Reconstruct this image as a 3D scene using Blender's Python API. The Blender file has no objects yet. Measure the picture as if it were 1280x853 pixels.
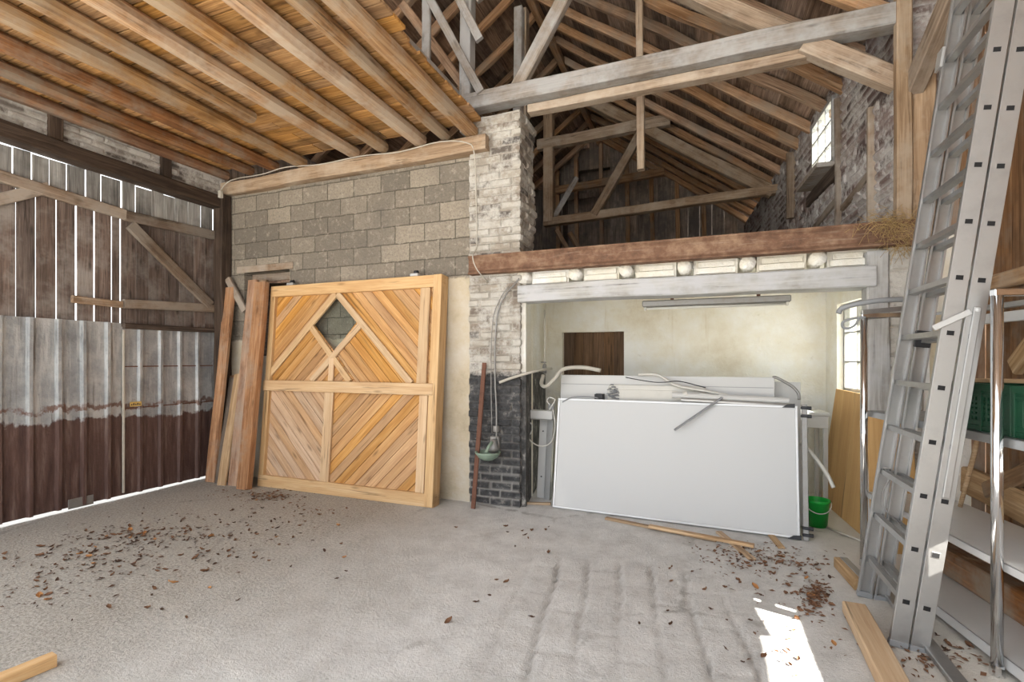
import bpy, bmesh, math, random
from mathutils import Vector, Matrix, noise
random.seed(7)
scn = bpy.context.scene
COL = scn.collection
R = math.radians
YAW = R(21.2); FPX = 618.0; EYE = 1.5; HZN = 450.0     # the camera: level, 17 mm lens, slight upward shift

# ------------------------------------------------------------------ camera, light
cd = bpy.data.cameras.new('camera'); cam = bpy.data.objects.new('camera', cd); COL.objects.link(cam)
cam.location = (0, 0, EYE); cam.rotation_euler = (R(90), 0, YAW)
cd.sensor_width = 36; cd.lens = FPX/1280*36; cd.shift_y = (HZN-426.5)/1280; cd.clip_start = .05; cd.clip_end = 400
scn.camera = cam
w = bpy.data.worlds.new('overcast_sky'); scn.world = w; w.use_nodes = True
bgn = w.node_tree.nodes['Background']; bgn.inputs[0].default_value = (.93, .965, 1.0, 1); bgn.inputs[1].default_value = 1.0
sd = bpy.data.lights.new('sun', 'SUN'); sd.energy = 14.0; sd.angle = R(.6); sd.color = (1, .95, .86)
sun = bpy.data.objects.new('sun', sd); COL.objects.link(sun)
SUND = Vector((-.80, .25, -.55)).normalized()
sun.rotation_euler = SUND.to_track_quat('-Z', 'Y').to_euler(); sun.location = (6, -2, 8)
vs = scn.view_settings; vs.view_transform = 'Standard'; vs.look = 'None'; vs.gamma = 1; vs.use_curve_mapping = False
vs.exposure = 1.62

# ------------------------------------------------------------------ pixel of the photo -> point on a real plane
def ray(px, py):
    u = (px-640)/FPX; v = (HZN-py)/FPX
    return Vector((u*math.cos(YAW)-math.sin(YAW), u*math.sin(YAW)+math.cos(YAW), v))
def onY(px, py, y): a = ray(px, py); t = y/a.y; return Vector((a.x*t, y, EYE+a.z*t))
def onX(px, py, x): a = ray(px, py); t = x/a.x; return Vector((x, a.y*t, EYE+a.z*t))
def onZ(px, py, z=0): a = ray(px, py); t = (z-EYE)/a.z; return Vector((a.x*t, a.y*t, z))

# ------------------------------------------------------------------ materials
MATS = {}
class G:
    def __init__(s, name):
        s.m = bpy.data.materials.new(name); s.m.use_nodes = True; s.t = s.m.node_tree
        s.b = s.t.nodes['Principled BSDF']; s.tc = None; MATS[name] = s.m
    def n(s, typ, ins=None, **kw):
        nd = s.t.nodes.new(typ)
        for k, v in kw.items(): setattr(nd, k, v)
        for k, v in (ins or {}).items():
            if isinstance(v, bpy.types.NodeSocket): s.t.links.new(v, nd.inputs[k])
            else: nd.inputs[k].default_value = v
        return nd
    def obj(s):
        if not s.tc: s.tc = s.n('ShaderNodeTexCoord')
        return s.tc.outputs['Object']
    def mp(s, vec, scale, loc=(0, 0, 0), rot=(0, 0, 0)):
        return s.n('ShaderNodeMapping', {'Vector': vec, 'Scale': scale, 'Location': loc, 'Rotation': rot}).outputs[0]
    def noise(s, vec, scale, detail=4, rough=.6, dist=0):
        return s.n('ShaderNodeTexNoise', {'Vector': vec, 'Scale': scale, 'Detail': detail, 'Roughness': rough, 'Distortion': dist}).outputs['Fac']
    def ramp(s, fac, stops):
        nd = s.n('ShaderNodeValToRGB', {'Fac': fac}); e = nd.color_ramp.elements
        while len(e) < len(stops): e.new(.5)
        for el, (p, c) in zip(e, stops): el.position = p; el.color = (*c, 1) if len(c) == 3 else c
        return nd.outputs[0]
    def fr(s, fac, a, b, lo=0, hi=1):
        return s.n('ShaderNodeMapRange', {'Value': fac, 'From Min': a, 'From Max': b, 'To Min': lo, 'To Max': hi}).outputs[0]
    def mix(s, fac, a, b, mode='MIX'):
        nd = s.n('ShaderNodeMix', data_type='RGBA', blend_type=mode)
        for k, v in ((0, fac), (6, a), (7, b)):
            if isinstance(v, bpy.types.NodeSocket): s.t.links.new(v, nd.inputs[k])
            else: nd.inputs[k].default_value = v if k == 0 else (*v, 1)
        return nd.outputs[2]
    def mth(s, op, a, b=0.0):
        nd = s.n('ShaderNodeMath', operation=op)
        for i, v in enumerate((a, b)):
            if isinstance(v, bpy.types.NodeSocket): s.t.links.new(v, nd.inputs[i])
            else: nd.inputs[i].default_value = v
        return nd.outputs[0]
    def xyz(s, vec): return s.n('ShaderNodeSeparateXYZ', {0: vec}).outputs
    def cmb(s, x, y, z):
        nd = s.n('ShaderNodeCombineXYZ')
        for i, v in enumerate((x, y, z)):
            if isinstance(v, bpy.types.NodeSocket): s.t.links.new(v, nd.inputs[i])
            else: nd.inputs[i].default_value = v
        return nd.outputs[0]
    def rnd(s):
        a = s.n('ShaderNodeObjectInfo').outputs['Random']; b = s.n('ShaderNodeNewGeometry').outputs['Random Per Island']
        return s.mth('FRACT', s.mth('ADD', s.mth('MULTIPLY', a, 3.7), b))
    def fin(s, col, rough=.8, metal=0, bump=None, bd=.01, bs=1.0, spec=.3):
        for k, v in (('Base Color', col), ('Roughness', rough), ('Metallic', metal), ('Specular IOR Level', spec)):
            if isinstance(v, bpy.types.NodeSocket): s.t.links.new(v, s.b.inputs[k])
            else: s.b.inputs[k].default_value = (*v, 1) if k == 'Base Color' else v
        if bump is not None:
            bn = s.n('ShaderNodeBump', {'Height': bump, 'Distance': bd, 'Strength': bs})
            s.t.links.new(bn.outputs[0], s.b.inputs['Normal'])
        return s.m

def wood(name, dark, mid, light, axis=0, grey=None, greyamt=.0, stain=.4, knots=.5, var=.3, rough=.8, g=1.0, bd=.004):
    s = G(name); r = s.rnd()
    off = s.cmb(s.mth('MULTIPLY', r, 31.0), s.mth('MULTIPLY', r, 17.0), s.mth('MULTIPLY', r, 53.0))
    v = s.n('ShaderNodeVectorMath', {0: s.obj(), 1: off}, operation='ADD').outputs[0]
    sc = [11*g]*3; sc[axis] = .8*g
    a = s.noise(s.mp(v, sc), 1.6, 5, .62, .8)
    sf = [85*g]*3; sf[axis] = 2.2*g
    b = s.noise(s.mp(v, sf), 1.0, 3, .6)
    col = s.ramp(a, [(.28, dark), (.5, mid), (.72, light)])
    col = s.mix(s.fr(b, .35, .65, .0, .6), col, dark)
    sk_ = [26*g]*3; sk_[axis] = .9*g
    ck = s.noise(s.mp(v, sk_, (3, 7, 5)), 1.5, 4, .6, .3)
    col = s.mix(s.fr(ck, .60, .68, 0, .7), col, [c*.3 for c in dark])
    big = s.noise(v, 2.3, 4, .65)
    col = s.mix(s.fr(big, .52, .72, 0, stain), col, [c*.35 for c in dark])
    if grey:
        gn = s.noise(v, 1.7, 5, .7)
        col = s.mix(s.fr(gn, .62-.5*greyamt, .8-.5*greyamt, 0, .9), col, grey)
    if knots:
        sk = [9]*3; sk[axis] = 2.4
        k = s.n('ShaderNodeTexVoronoi', {'Vector': s.mp(v, sk), 'Scale': 1.0, 'Randomness': 1.0}).outputs['Distance']
        col = s.mix(s.fr(k, .05, .17, knots, 0), col, [c*.4 for c in dark])
    hs = s.n('ShaderNodeHueSaturation', {'Value': s.fr(r, 0, 1, 1-var, 1+var*.7), 'Saturation': s.fr(s.mth('FRACT', s.mth('MULTIPLY', r, 7.3)), 0, 1, .85, 1.1), 'Color': col})
    return s.fin(hs.outputs[0], rough, bump=s.mth('ADD', s.mth('MULTIPLY', b, .6), a), bd=bd)

wood('joist_wood', (.22, .11, .05), (.46, .27, .125), (.62, .42, .23), grey=(.42, .33, .24), greyamt=.4, stain=.45)
wood('joist_brown', (.12, .05, .02), (.24, .11, .045), (.34, .18, .085), grey=(.22, .18, .14), greyamt=.3, stain=.5)
wood('deck_wood', (.22, .105, .035), (.50, .275, .105), (.62, .37, .16), stain=.75, var=.30, knots=.6)
wood('roof_timber', (.22, .115, .056), (.45, .27, .155), (.62, .42, .26), grey=(.30, .23, .17), greyamt=.3, stain=.45)
wood('truss_wood', (.19, .122, .075), (.37, .265, .175), (.49, .375, .265), grey=(.42, .34, .26), greyamt=.3, stain=.35)
wood('grey_timber', (.17, .135, .105), (.30, .255, .21), (.42, .37, .32), grey=(.37, .365, .36), greyamt=.45, stain=.45, var=.15)
wood('pale_timber', (.30, .18, .09), (.52, .36, .21), (.66, .50, .33), stain=.2, var=.2)
wood('fresh_pine', (.50, .30, .145), (.64, .44, .24), (.70, .53, .33), stain=.06, knots=.55, var=.12, rough=.6)
wood('door_board', (.36, .165, .05), (.56, .305, .11), (.66, .41, .18), stain=.15, knots=.75, var=.13, rough=.65)
wood('door_board_pale', (.38, .225, .12), (.55, .365, .225), (.64, .475, .33), stain=.15, knots=.7, var=.15, rough=.65)
wood('plank_red', (.20, .095, .05), (.44, .245, .135), (.60, .38, .235), grey=(.36, .27, .2), greyamt=.25, stain=.5)
wood('plank_grey', (.13, .10, .08), (.25, .20, .16), (.36, .30, .25), stain=.4)
wood('gate_board', (.075, .055, .045), (.165, .12, .10), (.25, .195, .165), grey=(.27, .245, .225), greyamt=.25, stain=.3, var=.35, knots=.7, g=1.5)
wood('gate_rail', (.13, .085, .055), (.27, .19, .13), (.38, .29, .21), grey=(.34, .29, .24), greyamt=.4, stain=.4)
wood('dark_timber', (.03, .02, .014), (.075, .05, .036), (.14, .10, .075), stain=.5)
wood('wall_board', (.17, .085, .04), (.34, .19, .10), (.46, .29, .17), axis=2, grey=(.30, .24, .19), greyamt=.3, stain=.5)
wood('gable_board', (.13, .10, .078), (.34, .265, .21), (.54, .44, .36), axis=2, grey=(.15, .125, .11), greyamt=.4, stain=.6)
wood('roof_board', (.13, .085, .06), (.33, .225, .165), (.56, .41, .31), axis=1, stain=.6, var=.5)
wood('hatch_wood', (.085, .045, .022), (.17, .098, .052), (.25, .155, .09), axis=2, stain=.3, var=.25)
wood('white_timber', (.27, .255, .225), (.47, .46, .435), (.57, .56, .54), grey=(.48, .485, .50), greyamt=.4, stain=.25, knots=.1, var=.05)
wood('chipboard', (.48, .28, .11), (.58, .36, .155), (.64, .42, .20), axis=2, stain=.08, knots=0, var=.05, g=.5)

def plain(name, col, rough=.5, metal=0, dirt=.15, scale=6, bump=.0, spec=.4, dark=None):
    s = G(name); n = s.noise(s.obj(), scale, 5, .65)
    c = s.mix(s.fr(n, .5, .75, 0, dirt), col, dark or [x*.35 for x in col])
    f = s.noise(s.obj(), scale*9, 3, .6)
    return s.fin(c, s.fr(f, .3, .7, rough*.85, min(1, rough*1.15)), metal, bump=f if bump else None, bd=bump or .001, spec=spec)
plain('aluminium', (.40, .40, .395), .40, .75, .25, 5)
plain('aluminium_dull', (.54, .55, .55), .5, .7, .25, 7)
plain('chrome', (.72, .73, .74), .12, 1.0, .12, 9)
plain('stainless', (.70, .70, .695), .42, .35, .05, 3, dark=(.5, .48, .46))
plain('white_panel', (.53, .53, .52), .45, 0, .10, 2.2, dark=(.42, .40, .36))
plain('whiteboard', (.50, .505, .505), .34, 0, .03, 1.2, dark=(.48, .47, .45), spec=.5)
plain('board_edge', (.58, .585, .59), .35, .3, .1, 4)
plain('white_plastic', (.58, .565, .52), .5, 0, .15, 8)
plain('grey_plastic', (.25, .26, .27), .5, 0, .2, 8)
plain('dark_plastic', (.025, .026, .03), .5, 0, .1, 8)
plain('green_plastic', (.015, .42, .055), .4, 0, .08, 8)
plain('crate_green', (.006, .048, .022), .5, 0, .3, 12)
plain('bowl_enamel', (.24, .32, .25), .55, .1, .5, 14, bump=.002, dark=(.14, .10, .07))
plain('rusty_iron', (.16, .075, .05), .9, .1, .5, 16, bump=.003)
plain('zinc_pipe', (.27, .265, .255), .5, .5, .4, 14, dark=(.2, .15, .11))
plain('cable_white', (.48, .45, .39), .6, 0, .2, 14)
plain('dry_leaf', (.17, .085, .045), .9, 0, .6, 22)
plain('dry_leaf_dark', (.085, .045, .028), .9, 0, .6, 22)
plain('dry_leaf_gold', (.42, .20, .07), .85, 0, .5, 22)
plain('straw', (.42, .29, .13), .9, 0, .6, 30)
plain('pale_cloth', (.58, .50, .36), .95, 0, .35, 9)
plain('hole_dark', (.012, .012, .013), .9, 0, 0, 5)
wood('pale_board', (.16, .15, .14), (.36, .35, .33), (.50, .50, .48), stain=.6, var=.25)  # grey-white boards for the top row of the gate
plain('dust', (.5, .48, .44), .9, 0, .3, 9)
plain('sign_yellow', (.62, .42, .13), .6, 0, .4, 60, dark=(.12, .08, .04))
plain('outside_gravel', (.60, .58, .54), .9, 0, .3, 3, bump=.01)

def rustbeam():
    s = G('rust_steel'); o = s.obj()
    n = s.noise(o, 5, 6, .7); f = s.noise(s.mp(o, (3, 30, 30)), 2, 4, .65)
    c = s.ramp(n, [(.3, (.085, .045, .03)), (.5, (.19, .105, .066)), (.68, (.33, .215, .14))])
    c = s.mix(s.fr(f, .56, .75, 0, .4), c, (.42, .33, .25))
    return s.fin(c, .85, .1, f, .004)
rustbeam()

def brickcol(name, stops, mortar, wash, washamt, tar=None, tarz=1.35, tarx=None):
    # brick wall whose courses are real relief; the mesh carries per-brick tone and mortar mask
    s = G(name); at = s.n('ShaderNodeAttribute', attribute_name='brick').outputs['Color']
    ch = s.n('ShaderNodeSeparateColor', {0: at}).outputs
    o = s.obj(); n1 = s.noise(o, 3.2, 6, .72); n2 = s.noise(o, 24, 5, .7); n3 = s.noise(o, 9, 5, .7)
    c = s.ramp(s.mth('ADD', s.mth('MULTIPLY', ch[1], .8), s.mth('MULTIPLY', n3, .2)), stops)
    c = s.mix(ch[0], c, mortar)
    c = s.mix(s.fr(s.mth('ADD', n1, s.mth('MULTIPLY', n2, .35)), .72-washamt*.4, .86-washamt*.4, 0, .92), c, wash)
    c = s.mix(s.fr(n2, .56, .72, 0, .45), c, [x*.45 for x in mortar])
    if tar:
        p = s.xyz(o); z = s.mth('ADD', p[2], s.mth('MULTIPLY', s.mth('SUBTRACT', n3, .5), .22))
        t = s.fr(z, tarz-.02, tarz+.02, 1, 0)
        tc = s.ramp(s.mth('ADD', s.mth('MULTIPLY', n2, .35), s.mth('MULTIPLY', n3, .65)), [(.40, tar), (.54, [x*2.2 for x in tar]), (.64, (.22, .21, .195)), (.74, (.46, .44, .41))])
        tc = s.mix(s.mth('MULTIPLY', ch[0], s.fr(p[2], .75, .2, .12, .7)), tc, (.40, .385, .36))
        c = s.mix(t, c, tc)
    return s.fin(c, .92, bump=n2, bd=.012)
brickcol('pier_brick', [(.1, (.09, .08, .075)), (.3, (.22, .18, .145)), (.55, (.34, .30, .25)), (.8, (.45, .42, .37))], (.36, .325, .28), (.52, .50, .46), .26, tar=(.03, .03, .031))
brickcol('upper_brick', [(.1, (.07, .05, .045)), (.4, (.16, .11, .10)), (.7, (.26, .20, .18)), (.9, (.36, .32, .30))], (.44, .41, .39), (.52, .50, .48), .22)
brickcol('strip_brick', [(.1, (.10, .08, .07)), (.5, (.30, .27, .24)), (.9, (.46, .43, .4))], (.40, .38, .35), (.5, .48, .45), .3)

def blockwall():
    s = G('concrete_block'); o = s.obj(); p = s.xyz(o)
    n1 = s.noise(o, 1.4, 6, .7); n2 = s.noise(o, 40, 4, .7); n3 = s.noise(o, 7, 5, .7)
    v = s.cmb(s.mth('ADD', p[0], s.mth('MULTIPLY', s.mth('SUBTRACT', n3, .5), .02)), s.mth('ADD', p[2], s.mth('MULTIPLY', s.mth('SUBTRACT', n3, .5), .034)), 0.0)
    b = s.n('ShaderNodeTexBrick', {'Vector': v, 'Scale': 1.0, 'Mortar Size': .006, 'Mortar Smooth': .3, 'Bias': 0.0, 'Brick Width': .38, 'Row Height': .2,
            'Color1': (.16, .14, .115, 1), 'Color2': (.33, .285, .225, 1), 'Mortar': (.115, .10, .08, 1)})  # mortar colour darkened to stand for shade in the recessed joints
    c = s.mix(s.fr(n1, .35, .7, 0, .45), b.outputs['Color'], (.22, .195, .16))
    c = s.mix(s.fr(n3, .58, .72, 0, .5), c, (.47, .425, .35))
    c = s.mix(s.fr(n2, .46, .66, 0, .5), c, (.12, .105, .09))
    n7 = s.noise(o, 13, 6, .8); c = s.mix(s.fr(n7, .54, .66, 0, .55), c, (.45, .40, .33))
    c = s.mix(s.fr(n1, .52, .7, 0, .45), c, (.12, .105, .09))
    # cream render on the lower right and over the low left part
    edge = s.mth('MULTIPLY', s.mth('SUBTRACT', n3, .5), .12)
    zz = s.mth('ADD', p[2], edge); xx = s.mth('ADD', p[0], edge)
    right = s.mth('MULTIPLY', s.fr(xx, -3.2, -3.18, 0, 1), s.fr(zz, 2.36, 2.38, 1, 0))
    left = s.fr(zz, 1.74, 1.76, 1, 0)
    pl = s.mth('MAXIMUM', right, left)
    pc = s.ramp(s.noise(o, 2.2, 6, .7), [(.3, (.36, .30, .21)), (.5, (.50, .43, .32)), (.7, (.56, .52, .45))])
    c = s.mix(pl, c, pc)
    h = s.mth('ADD', s.mth('MULTIPLY', b.outputs['Fac'], s.mth('SUBTRACT', s.mth('MULTIPLY', pl, 1.5), 1.5)), s.mth('MULTIPLY', n2, .5))
    return s.fin(c, .95, bump=h, bd=.012)
blockwall()
brickcol("stall_brick", [(.1, (.30, .28, .24)), (.5, (.42, .40, .36)), (.9, (.52, .5, .47))], (.38, .35, .3), (.54, .52, .48), .4)

def stallwall(name, tarz=None):
    s = G(name); o = s.obj(); p = s.xyz(o)
    n1 = s.noise(o, 1.3, 6, .68); n2 = s.noise(o, 26, 4, .65); n3 = s.noise(o, 6, 5, .7)
    c = s.ramp(n1, [(.3, (.66, .59, .46)), (.46, (.77, .73, .63)), (.62, (.83, .82, .785))])
    st = s.noise(s.mp(o, (5, 5, .5)), 1.5, 4, .6)
    c = s.mix(s.fr(st, .63, .78, 0, .5), c, (.50, .38, .2))
    c = s.mix(s.fr(n3, .66, .74, 0, .3), c, (.3, .25, .18))
    if tarz:
        z = s.mth('ADD', p[2], s.mth('MULTIPLY', s.mth('SUBTRACT', n3, .5), .06))
        tc = s.ramp(s.noise(s.mp(o, (3, 3, 2)), 3, 6, .75), [(.42, (.05, .05, .05)), (.56, (.13, .125, .12)), (.66, (.42, .40, .37))])
        c = s.mix(s.fr(z, tarz-.015, tarz+.015, 1, 0), c, tc)
    return s.fin(c, .9, bump=s.mth('ADD', n3, s.mth('MULTIPLY', n2, .4)), bd=.02)
stallwall('stall_plaster'); stallwall('stall_tar', 1.36)

def floorm():
    s = G('concrete_floor'); o = s.obj(); p = s.xyz(o)
    n1 = s.noise(o, .55, 5, .6); n2 = s.noise(o, 55, 4, .75); n3 = s.noise(o, 4.5, 7, .75); n4 = s.noise(o, 150, 3, .8)
    grv = s.n('ShaderNodeSeparateColor', {0: s.n('ShaderNodeAttribute', attribute_name='brick').outputs['Color']}).outputs[0]
    c = s.ramp(n3, [(.3, (.52, .51, .495)), (.5, (.65, .645, .63)), (.7, (.76, .755, .74))])
    # coarse brownish gravel concrete towards the gate
    gx = s.fr(s.mth('ADD', p[0], s.mth('MULTIPLY', s.mth('SUBTRACT', n1, .5), 2.4)), -3.2, -1.6, 1, 0)
    gc = s.ramp(n2, [(.36, (.17, .155, .13)), (.5, (.36, .335, .29)), (.64, (.52, .49, .44))])
    c = s.mix(s.mth('MULTIPLY', gx, .85), c, gc)
    c = s.mix(s.fr(n2, .56, .78, 0, .35), c, (.3, .29, .275))
    ds = s.noise(o, 1.7, 6, .8)
    c = s.mix(s.fr(ds, .6, .78, 0, .35), c, (.34, .33, .32))
    c = s.mix(s.fr(p[0], .75, 1.1, 0, .7), c, (.72, .665, .58))  # beige floor by the right wall, painted brighter for daylight lacking there
    c = s.mix(s.mth('MULTIPLY', grv, .55), c, (.24, .22, .20))
    cr = s.n('ShaderNodeTexVoronoi', {'Vector': s.mp(o, (1, 1, 1)), 'Scale': .55}, feature='DISTANCE_TO_EDGE').outputs['Distance']
    c = s.mix(s.mth('MULTIPLY', s.fr(s.mth('ADD', cr, s.mth('MULTIPLY', s.mth('SUBTRACT', n3, .5), .12)), .0, .012, .6, 0), s.fr(n1, .45, .6, 0, 1)), c, (.25, .24, .22))
    return s.fin(c, .9, bump=s.mth('ADD', s.mth('ADD', n3, s.mth('MULTIPLY', n2, .7)), s.mth('MULTIPLY', n4, .35)), bd=.014)
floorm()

def sheetm(name, zt, drip=.05):
    s = G(name); o = s.obj(); p = s.xyz(o)
    n1 = s.noise(o, 2.2, 6, .7); n2 = s.noise(s.mp(o, (12, 12, 1.2)), 1.5, 5, .7); n3 = s.noise(o, 18, 4, .6); n5 = s.noise(o, 5, 4, .6)
    c = s.ramp(n1, [(.3, (.22, .235, .25)), (.5, (.37, .385, .40)), (.7, (.58, .59, .59))])
    c = s.mix(s.fr(n2, .5, .68, 0, .75), c, (.60, .61, .61))
    n8 = s.noise(s.mp(o, (9, 9, .5), (4, 4, 4)), 1.6, 5, .7); c = s.mix(s.fr(n8, .56, .7, 0, .75), c, (.15, .145, .14)); c = s.mix(s.mth('MULTIPLY', s.fr(n8, .64, .7, 0, .7), s.fr(p[2], zt+1.0, zt+.1, 0, 1)), c, (.17, .09, .06))
    c = s.mix(s.fr(n3, .62, .75, 0, .35), c, (.12, .11, .11))
    z = s.mth('ADD', p[2], s.mth('ADD', s.mth('MULTIPLY', s.mth('SUBTRACT', n5, .5), .26), s.mth('MULTIPLY', s.mth('SUBTRACT', n2, .5), .10)))
    br = s.ramp(n2, [(.3, (.055, .03, .026)), (.52, (.105, .06, .05)), (.72, (.19, .135, .115))])
    t = s.fr(z, zt-.012, zt+.012, 1, 0)
    c = s.mix(t, c, br)
    # a runny brown edge above the painted band
    t2 = s.mth('MULTIPLY', s.fr(z, zt+.09, zt+.10, 0, 1), s.fr(z, zt+.13, zt+.15, 1, 0))
    c = s.mix(s.mth('MULTIPLY', t2, s.fr(n1, .44, .5, 0, .8)), c, (.16, .075, .05))
    return s.fin(c, .5, s.mth('MULTIPLY', s.mth('SUBTRACT', 1.0, t), .45), bump=n1, bd=.03, spec=.35)
sheetm('gate_sheet', .90); sheetm('wicket_sheet', .86)

def glassm():
    s = G('dusty_glass'); t = s.n('ShaderNodeBsdfTransparent', {0: (.93, .96, .95, 1)}); gl = s.n('ShaderNodeBsdfGlossy', {'Roughness': .08, 'Color': (.9, .9, .9, 1)})
    mx = s.n('ShaderNodeMixShader', {0: .07, 1: t.outputs[0], 2: gl.outputs[0]})
    s.t.links.new(mx.outputs[0], s.t.nodes['Material Output'].inputs[0]); return s.m
glassm()

# ------------------------------------------------------------------ object helpers
WM = {}
def link(name, me, mat, M=None, parent=None, smooth=False):
    if mat: me.materials.append(MATS[mat])
    if smooth:
        for p in me.polygons: p.use_smooth = True
    o = bpy.data.objects.new(name, me); COL.objects.link(o)
    M = M or Matrix()
    if parent is not None:
        o.parent = parent; o.matrix_basis = WM[parent.name].inverted() @ M
    else: o.matrix_basis = M
    WM[o.name] = M.copy()
    return o
def tag(o, label=None, cat=None, group=None, kind=None):
    if label: o['label'] = label
    if cat: o['category'] = cat
    if group: o['group'] = group
    if kind: o['kind'] = kind
    return o
def thing(name, label, cat, loc=(0, 0, 0), group=None, M=None):
    o = bpy.data.objects.new(name, None); COL.objects.link(o); o.empty_display_size = .1
    M = M or Matrix.Translation(Vector(loc)); o.matrix_basis = M; WM[o.name] = M.copy()
    return tag(o, label, cat, group)
def struct(o): o['kind'] = 'structure'; return o
def frame_of(p, q, up=(0, 0, 1)):
    p, q = Vector(p), Vector(q); x = (q-p).normalized(); up = Vector(up)
    if abs(x.dot(up)) > .98: up = Vector((0, 1, 0))
    y = up.cross(x).normalized(); z = x.cross(y)
    return Matrix(((x.x, y.x, z.x, p.x), (x.y, y.y, z.y, p.y), (x.z, y.z, z.z, p.z), (0, 0, 0, 1))), (q-p).length
class MB:
    def __init__(s): s.v = []; s.f = []
    def add(s, vs, fs):
        k = len(s.v); s.v += [tuple(v) for v in vs]; s.f += [tuple(i+k for i in f) for f in fs]; return s
    def box(s, lo, hi, M=None):
        x0, y0, z0 = lo; x1, y1, z1 = hi
        vs = [Vector(c) for c in ((x0, y0, z0), (x1, y0, z0), (x1, y1, z0), (x0, y1, z0), (x0, y0, z1), (x1, y0, z1), (x1, y1, z1), (x0, y1, z1))]
        if M: vs = [M @ v for v in vs]
        return s.add(vs, [(0, 3, 2, 1), (4, 5, 6, 7), (0, 1, 5, 4), (1, 2, 6, 5), (2, 3, 7, 6), (3, 0, 4, 7)])
    def prism(s, poly, a, b, M=None):
        # convex outline poly (x, z) pushed from y=a to y=b
        n = len(poly); vs = [Vector((x, a, z)) for x, z in poly]+[Vector((x, b, z)) for x, z in poly]
        if M: vs = [M @ v for v in vs]
        return s.add(vs, [tuple(range(n)), tuple(range(2*n-1, n-1, -1))]+[(i, i+n, (i+1) % n+n, (i+1) % n) for i in range(n)])
    def rings(s, rings, cap=True, closed=False):
        n = len(rings[0]); k = len(s.v); m = len(rings)
        for r_ in rings: s.v += [tuple(v) for v in r_]
        for i in range(m if closed else m-1):
            for j in range(n):
                a = k+i*n; b = k+((i+1) % m)*n
                s.f.append((a+j, a+(j+1) % n, b+(j+1) % n, b+j))
        if cap and not closed:
            s.f.append(tuple(range(k+n-1, k-1, -1))); s.f.append(tuple(range(k+(m-1)*n, k+m*n)))
        return s
    def tube(s, pts, r, n=8, cap=True, closed=False):
        pts = [Vector(p) for p in pts]; rr = []; m = len(pts); prev = None
        for i, p in enumerate(pts):
            a = pts[(i-1) % m] if closed else pts[max(i-1, 0)]; b = pts[(i+1) % m] if closed else pts[min(i+1, m-1)]
            t = (b-a).normalized()
            if prev is None: u = t.orthogonal().normalized()
            else: u = (prev-t*prev.dot(t)).normalized()
            prev = u; w_ = t.cross(u); rad = r[i] if isinstance(r, (list, tuple)) else r
            rr.append([p+(u*math.cos(2*math.pi*j/n)+w_*math.sin(2*math.pi*j/n))*rad for j in range(n)])
        return s.rings(rr, cap, closed)
    def lathe(s, prof, n=24, c=(0, 0, 0), cap=False):
        return s.rings([[(c[0]+r_*math.cos(2*math.pi*j/n), c[1]+r_*math.sin(2*math.pi*j/n), c[2]+z) for j in range(n)] for r_, z in prof], cap)
    def mesh(s, name, bevel=0, seg=1):
        me = bpy.data.meshes.new(name); me.from_pydata(s.v, [], s.f); me.update()
        if bevel:
            bm = bmesh.new(); bm.from_mesh(me)
            es = [e for e in bm.edges if len(e.link_faces) == 2 and e.calc_face_angle(0) > .6]
            bmesh.ops.bevel(bm, geom=es, offset=bevel, segments=seg, affect='EDGES', clamp_overlap=True)
            bm.to_mesh(me); bm.free()
        bm = bmesh.new(); bm.from_mesh(me); bmesh.ops.recalc_face_normals(bm, faces=bm.faces); bm.to_mesh(me); bm.free()
        return me
    def build(s, name, mat, parent=None, M=None, bevel=0, seg=1, smooth=False):
        # geometry in world space unless M is given; M becomes the object's frame
        me = s.mesh(name, bevel, seg)
        return link(name, me, mat, M, parent, smooth)
def spline(pts, n=8):
    P = [Vector(p) for p in pts]; P = [P[0]*2-P[1]]+P+[P[-1]*2-P[-2]]; out = []
    for i in range(1, len(P)-2):
        a, b, c, d = P[i-1:i+3]
        for k in range(n):
            t = k/n; out.append(.5*((2*b)+(c-a)*t+(2*a-5*b+4*c-d)*t*t+(3*b-a-3*c+d)*t**3))
    return out+[P[-2]]
def beam(name, p, q, w_, h, mat, parent=None, up=(0, 0, 1), wob=.006, bevel=.008, seg=None, taper=0):
    # a hewn timber from p to q (axis), w_ across, h high, gently uneven
    M, L = frame_of(p, q, up); n = seg or max(2, int(L/.35)); o = random.random()*99; rr = []
    for i in range(n+1):
        x = L*i/n; k = 1-taper*i/n
        dy = noise.noise((x*.9+o, 3, o))*wob*2; dz = noise.noise((x*.9+o, 9, o))*wob*2
        ring = []
        for sy, sz in ((-1, -1), (1, -1), (1, 1), (-1, 1)):
            j = noise.noise((x*1.7+o, sy*5, sz*7+o))*wob
            c = min(bevel*(1.2+noise.noise((x*2+o, sy*3, sz))), min(w_, h)*.3)
            y0, z0 = sy*w_/2*k+dy+j, sz*h/2*k+dz+j
            if (sy, sz) in ((-1, -1), (1, 1)): ring += [(x, y0, z0-sz*c), (x, y0-sy*c, z0)]
            else: ring += [(x, y0-sy*c, z0), (x, y0, z0-sz*c)]
        rr.append(ring)
    mb = MB().rings(rr); return mb.build(name, mat, parent, M)
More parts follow.
